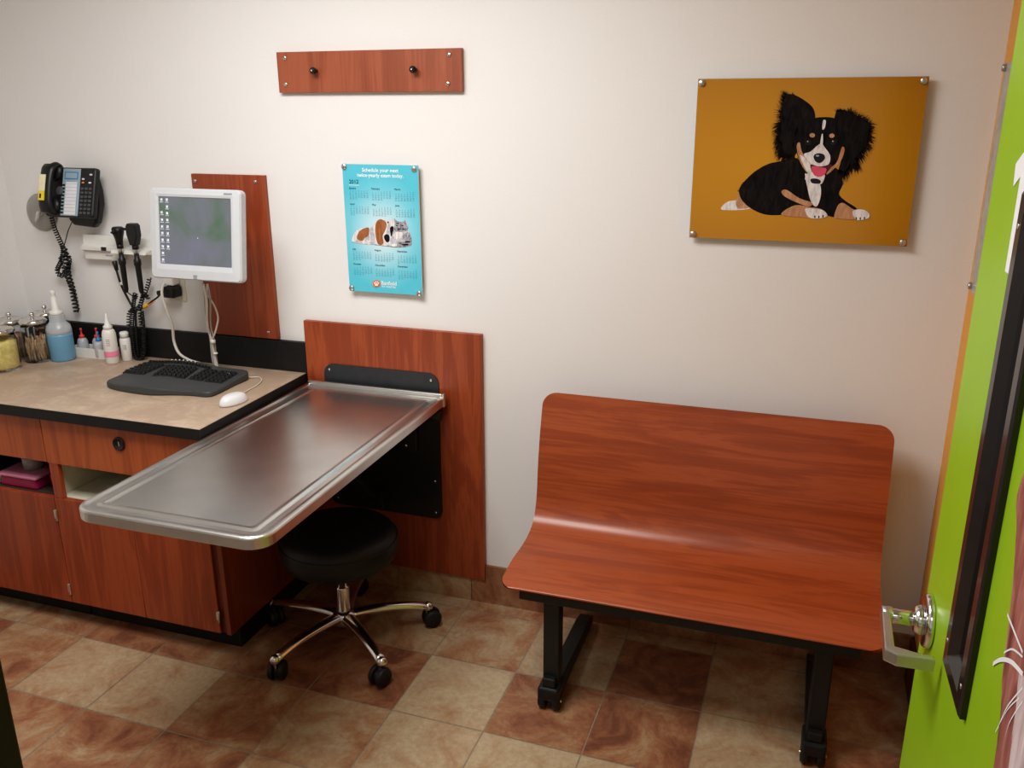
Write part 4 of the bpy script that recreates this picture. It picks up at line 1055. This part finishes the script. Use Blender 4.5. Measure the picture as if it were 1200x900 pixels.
# coiled cord: doubled and knotted, hanging
def inph(p): return Vector(p)-Vector(ph.location)
cc = MB('black')
pA = [WY(60, 254, -.10), WY(64, 268, -.085), WY(70, 282, -.07), WY(74, 292, -.055), WY(72, 305, -.05), WY(67, 317, -.045), WY(72, 323, -.04), WY(79, 316, -.04), WY(81, 303, -.045), WY(76, 296, -.05)]
cc.tube([inph(p) for p in coil_pts(pA, .0078, 40)], .0024, 5)
pB = [WY(75, 292, -.05), WY(78, 305, -.05), WY(80, 322, -.045), WY(84, 336, -.04), WY(87, 350, -.035), WY(90, 366, -.03)]
cc.tube([inph(p) for p in coil_pts(pB, .0098, 17)], .0040, 5)
pC = [WY(70, 300, -.04), WY(76, 320, -.035), WY(82, 334, -.03), WY(88, 352, -.03)]
cc.tube([inph(p) for p in coil_pts(pC, .006, 14)], .0024, 5)
cc.tube([inph(p) for p in smooth_pts([WY(85, 259, -.05), WY(80, 270, -.03), WY(77, 281, -.03), WY(74, 292, -.04)], 6)], .0018, 6)
cc.build('coiled_cord', ph)

# ------------------------------------------------------------------ otoscope station and instruments
os_ = thing('instrument_station', 'white wall charging station for the black exam scopes', 'instrument holder', (-1.47, 0, 1.28))
mb = MB('white')
mb.prism([(0, .048), (-.030, .048), (-.036, .012), (-.050, .004), (-.050, -.008), (-.036, -.016), (-.033, -.046), (0, -.046)], 'x', -.165, .005, .003)
mb.use('black').box((-.066, -.0515, -.008), (-.042, -.048, .006), .001); mb.use('bezel2').box((-.062, -.0362, -.030), (-.030, -.0345, -.026))
mb.build('housing', os_)
mb = MB('white').prism([(0, .040), (-.016, .040), (-.022, .010), (-.078, .002), (-.082, -.010), (-.022, -.018), (0, -.020)], 'x', .005, .165, .003); mb.build('cradle', os_)
def scope(name, label, x, kind, rest):
    s_ = thing(name, label, 'exam scope', (x, -.090, 1.275))
    MB('satin').lathe([(0, .002), (.009, .002), (.009, .020), (.007, .022), (0, .022)], 18).build('neck', s_)
    MB('black').lathe([(0, .018), (.012, .018), (.012, .034), (0, .034)], 20).build('collar', s_)
    if kind == 'oto':
        mb = MB('black').lathe([(0, 0), (.012, 0), (.014, .02), (.021, .045), (.022, .060), (.017, .066), (0, .066)], 22, Matrix.Translation((0, 0, .032)))
        mb.cyl((0, 0, .080), (.004, -.04, .082), .012, .004, 16).build('head', s_)
    else:
        mb = MB('black').prism([(-.013, .034), (.013, .034), (.024, .070), (.023, .106), (.016, .114), (-.014, .114), (-.021, .104), (-.022, .072)], 'y', -.016, .014, .004)
        mb.cyl((-.012, -.002, .090), (-.044, -.002, .092), .005, n=12).build('head', s_)
    MB('black').lathe([(0, -.150), (.006, -.150), (.009, -.138), (.011, -.045), (.0135, -.040), (.0135, -.022), (.010, -.018), (.008, .004), (0, .004)], 20).build('handle', s_)
    cd_ = MB('black'); L = Vector(s_.location); cd_.tube([p-L for p in coil_pts(rest, .0068, 62)], .0024, 5)
    cd_.tube([p-L for p in smooth_pts([Vector((x, -.09, 1.128)), rest[0]], 3)], .0022, 6); cd_.build('coiled_cord', s_)
    return s_
x1_ = WY(140, 284, -.09).x; x2_ = WY(158, 284, -.09).x
scope('otoscope', 'black otoscope with a silver neck, left one in the white cradle', x1_, 'oto',
      [Vector((x1_+.028, -.075, 1.10)), WY(158, 345, -.07), WY(155, 370, -.065), WY(155, 395, -.065), WY(158, 416, -.07), WY(163, 421, -.07), WY(169, 414, -.065), WY(168, 385, -.06), WY(166, 365, -.06)])
scope('ophthalmoscope', 'black square-headed ophthalmoscope, right one in the white cradle', x2_, 'oph',
      [Vector((x2_+.010, -.070, 1.105)), WY(168, 345, -.06), WY(163, 360, -.055), WY(152, 366, -.05), WY(151, 385, -.05), WY(153, 405, -.05), WY(158, 417, -.052), WY(165, 417, -.05), WY(168, 395, -.045), WY(164, 362, -.045), WY(173, 335, -.04), WY(175, 326, -.04)])
# straight probe with its lead left of the scopes
pr = MB('black').cyl(WY(134, 306, -.05), WY(137, 317, -.05), .010, .007).tube(smooth_pts([WY(136, 315, -.05), WY(142, 334, -.055), WY(152, 354, -.055), WY(158, 366, -.06), WY(160, 395, -.06), WY(162, 418, -.06)], 6), .0042, 8)
pr.use('white').cyl(WY(141.5, 330.5, -.055), WY(142.6, 334, -.055), .0052, n=12)
tag(pr.build('probe_lead'), 'black probe lead hanging from the left underside of the white station', 'cable')
# ------------------------------------------------------------------ light
def area(name, loc, sx, sy, power, colr, rot=(0, 0, 0)):
    l = bpy.data.lights.new(name, 'AREA'); l.shape = 'RECTANGLE'; l.size = sx; l.size_y = sy; l.energy = power; l.color = colr
    o = bpy.data.objects.new(name, l); col.objects.link(o); o.location = loc; o.rotation_euler = rot; return o
area('ceiling_lamp', (-.30, -1.38, HC-.02), 1.2, .8, 40, (1, .98, .96))
area('hall_fill', (.6, -3.3, HC-.02), 1.2, .6, 7, (1, .93, .84))  # added fill light from the hallway; no fixture known there
wd_ = bpy.data.worlds.new('world'); sc.world = wd_; wd_.use_nodes = True
wd_.node_tree.nodes['Background'].inputs[0].default_value = (1, .95, .9, 1); wd_.node_tree.nodes['Background'].inputs[1].default_value = .35
sc.view_settings.view_transform = 'Standard'; sc.view_settings.look = 'Medium High Contrast'; sc.view_settings.exposure = .14
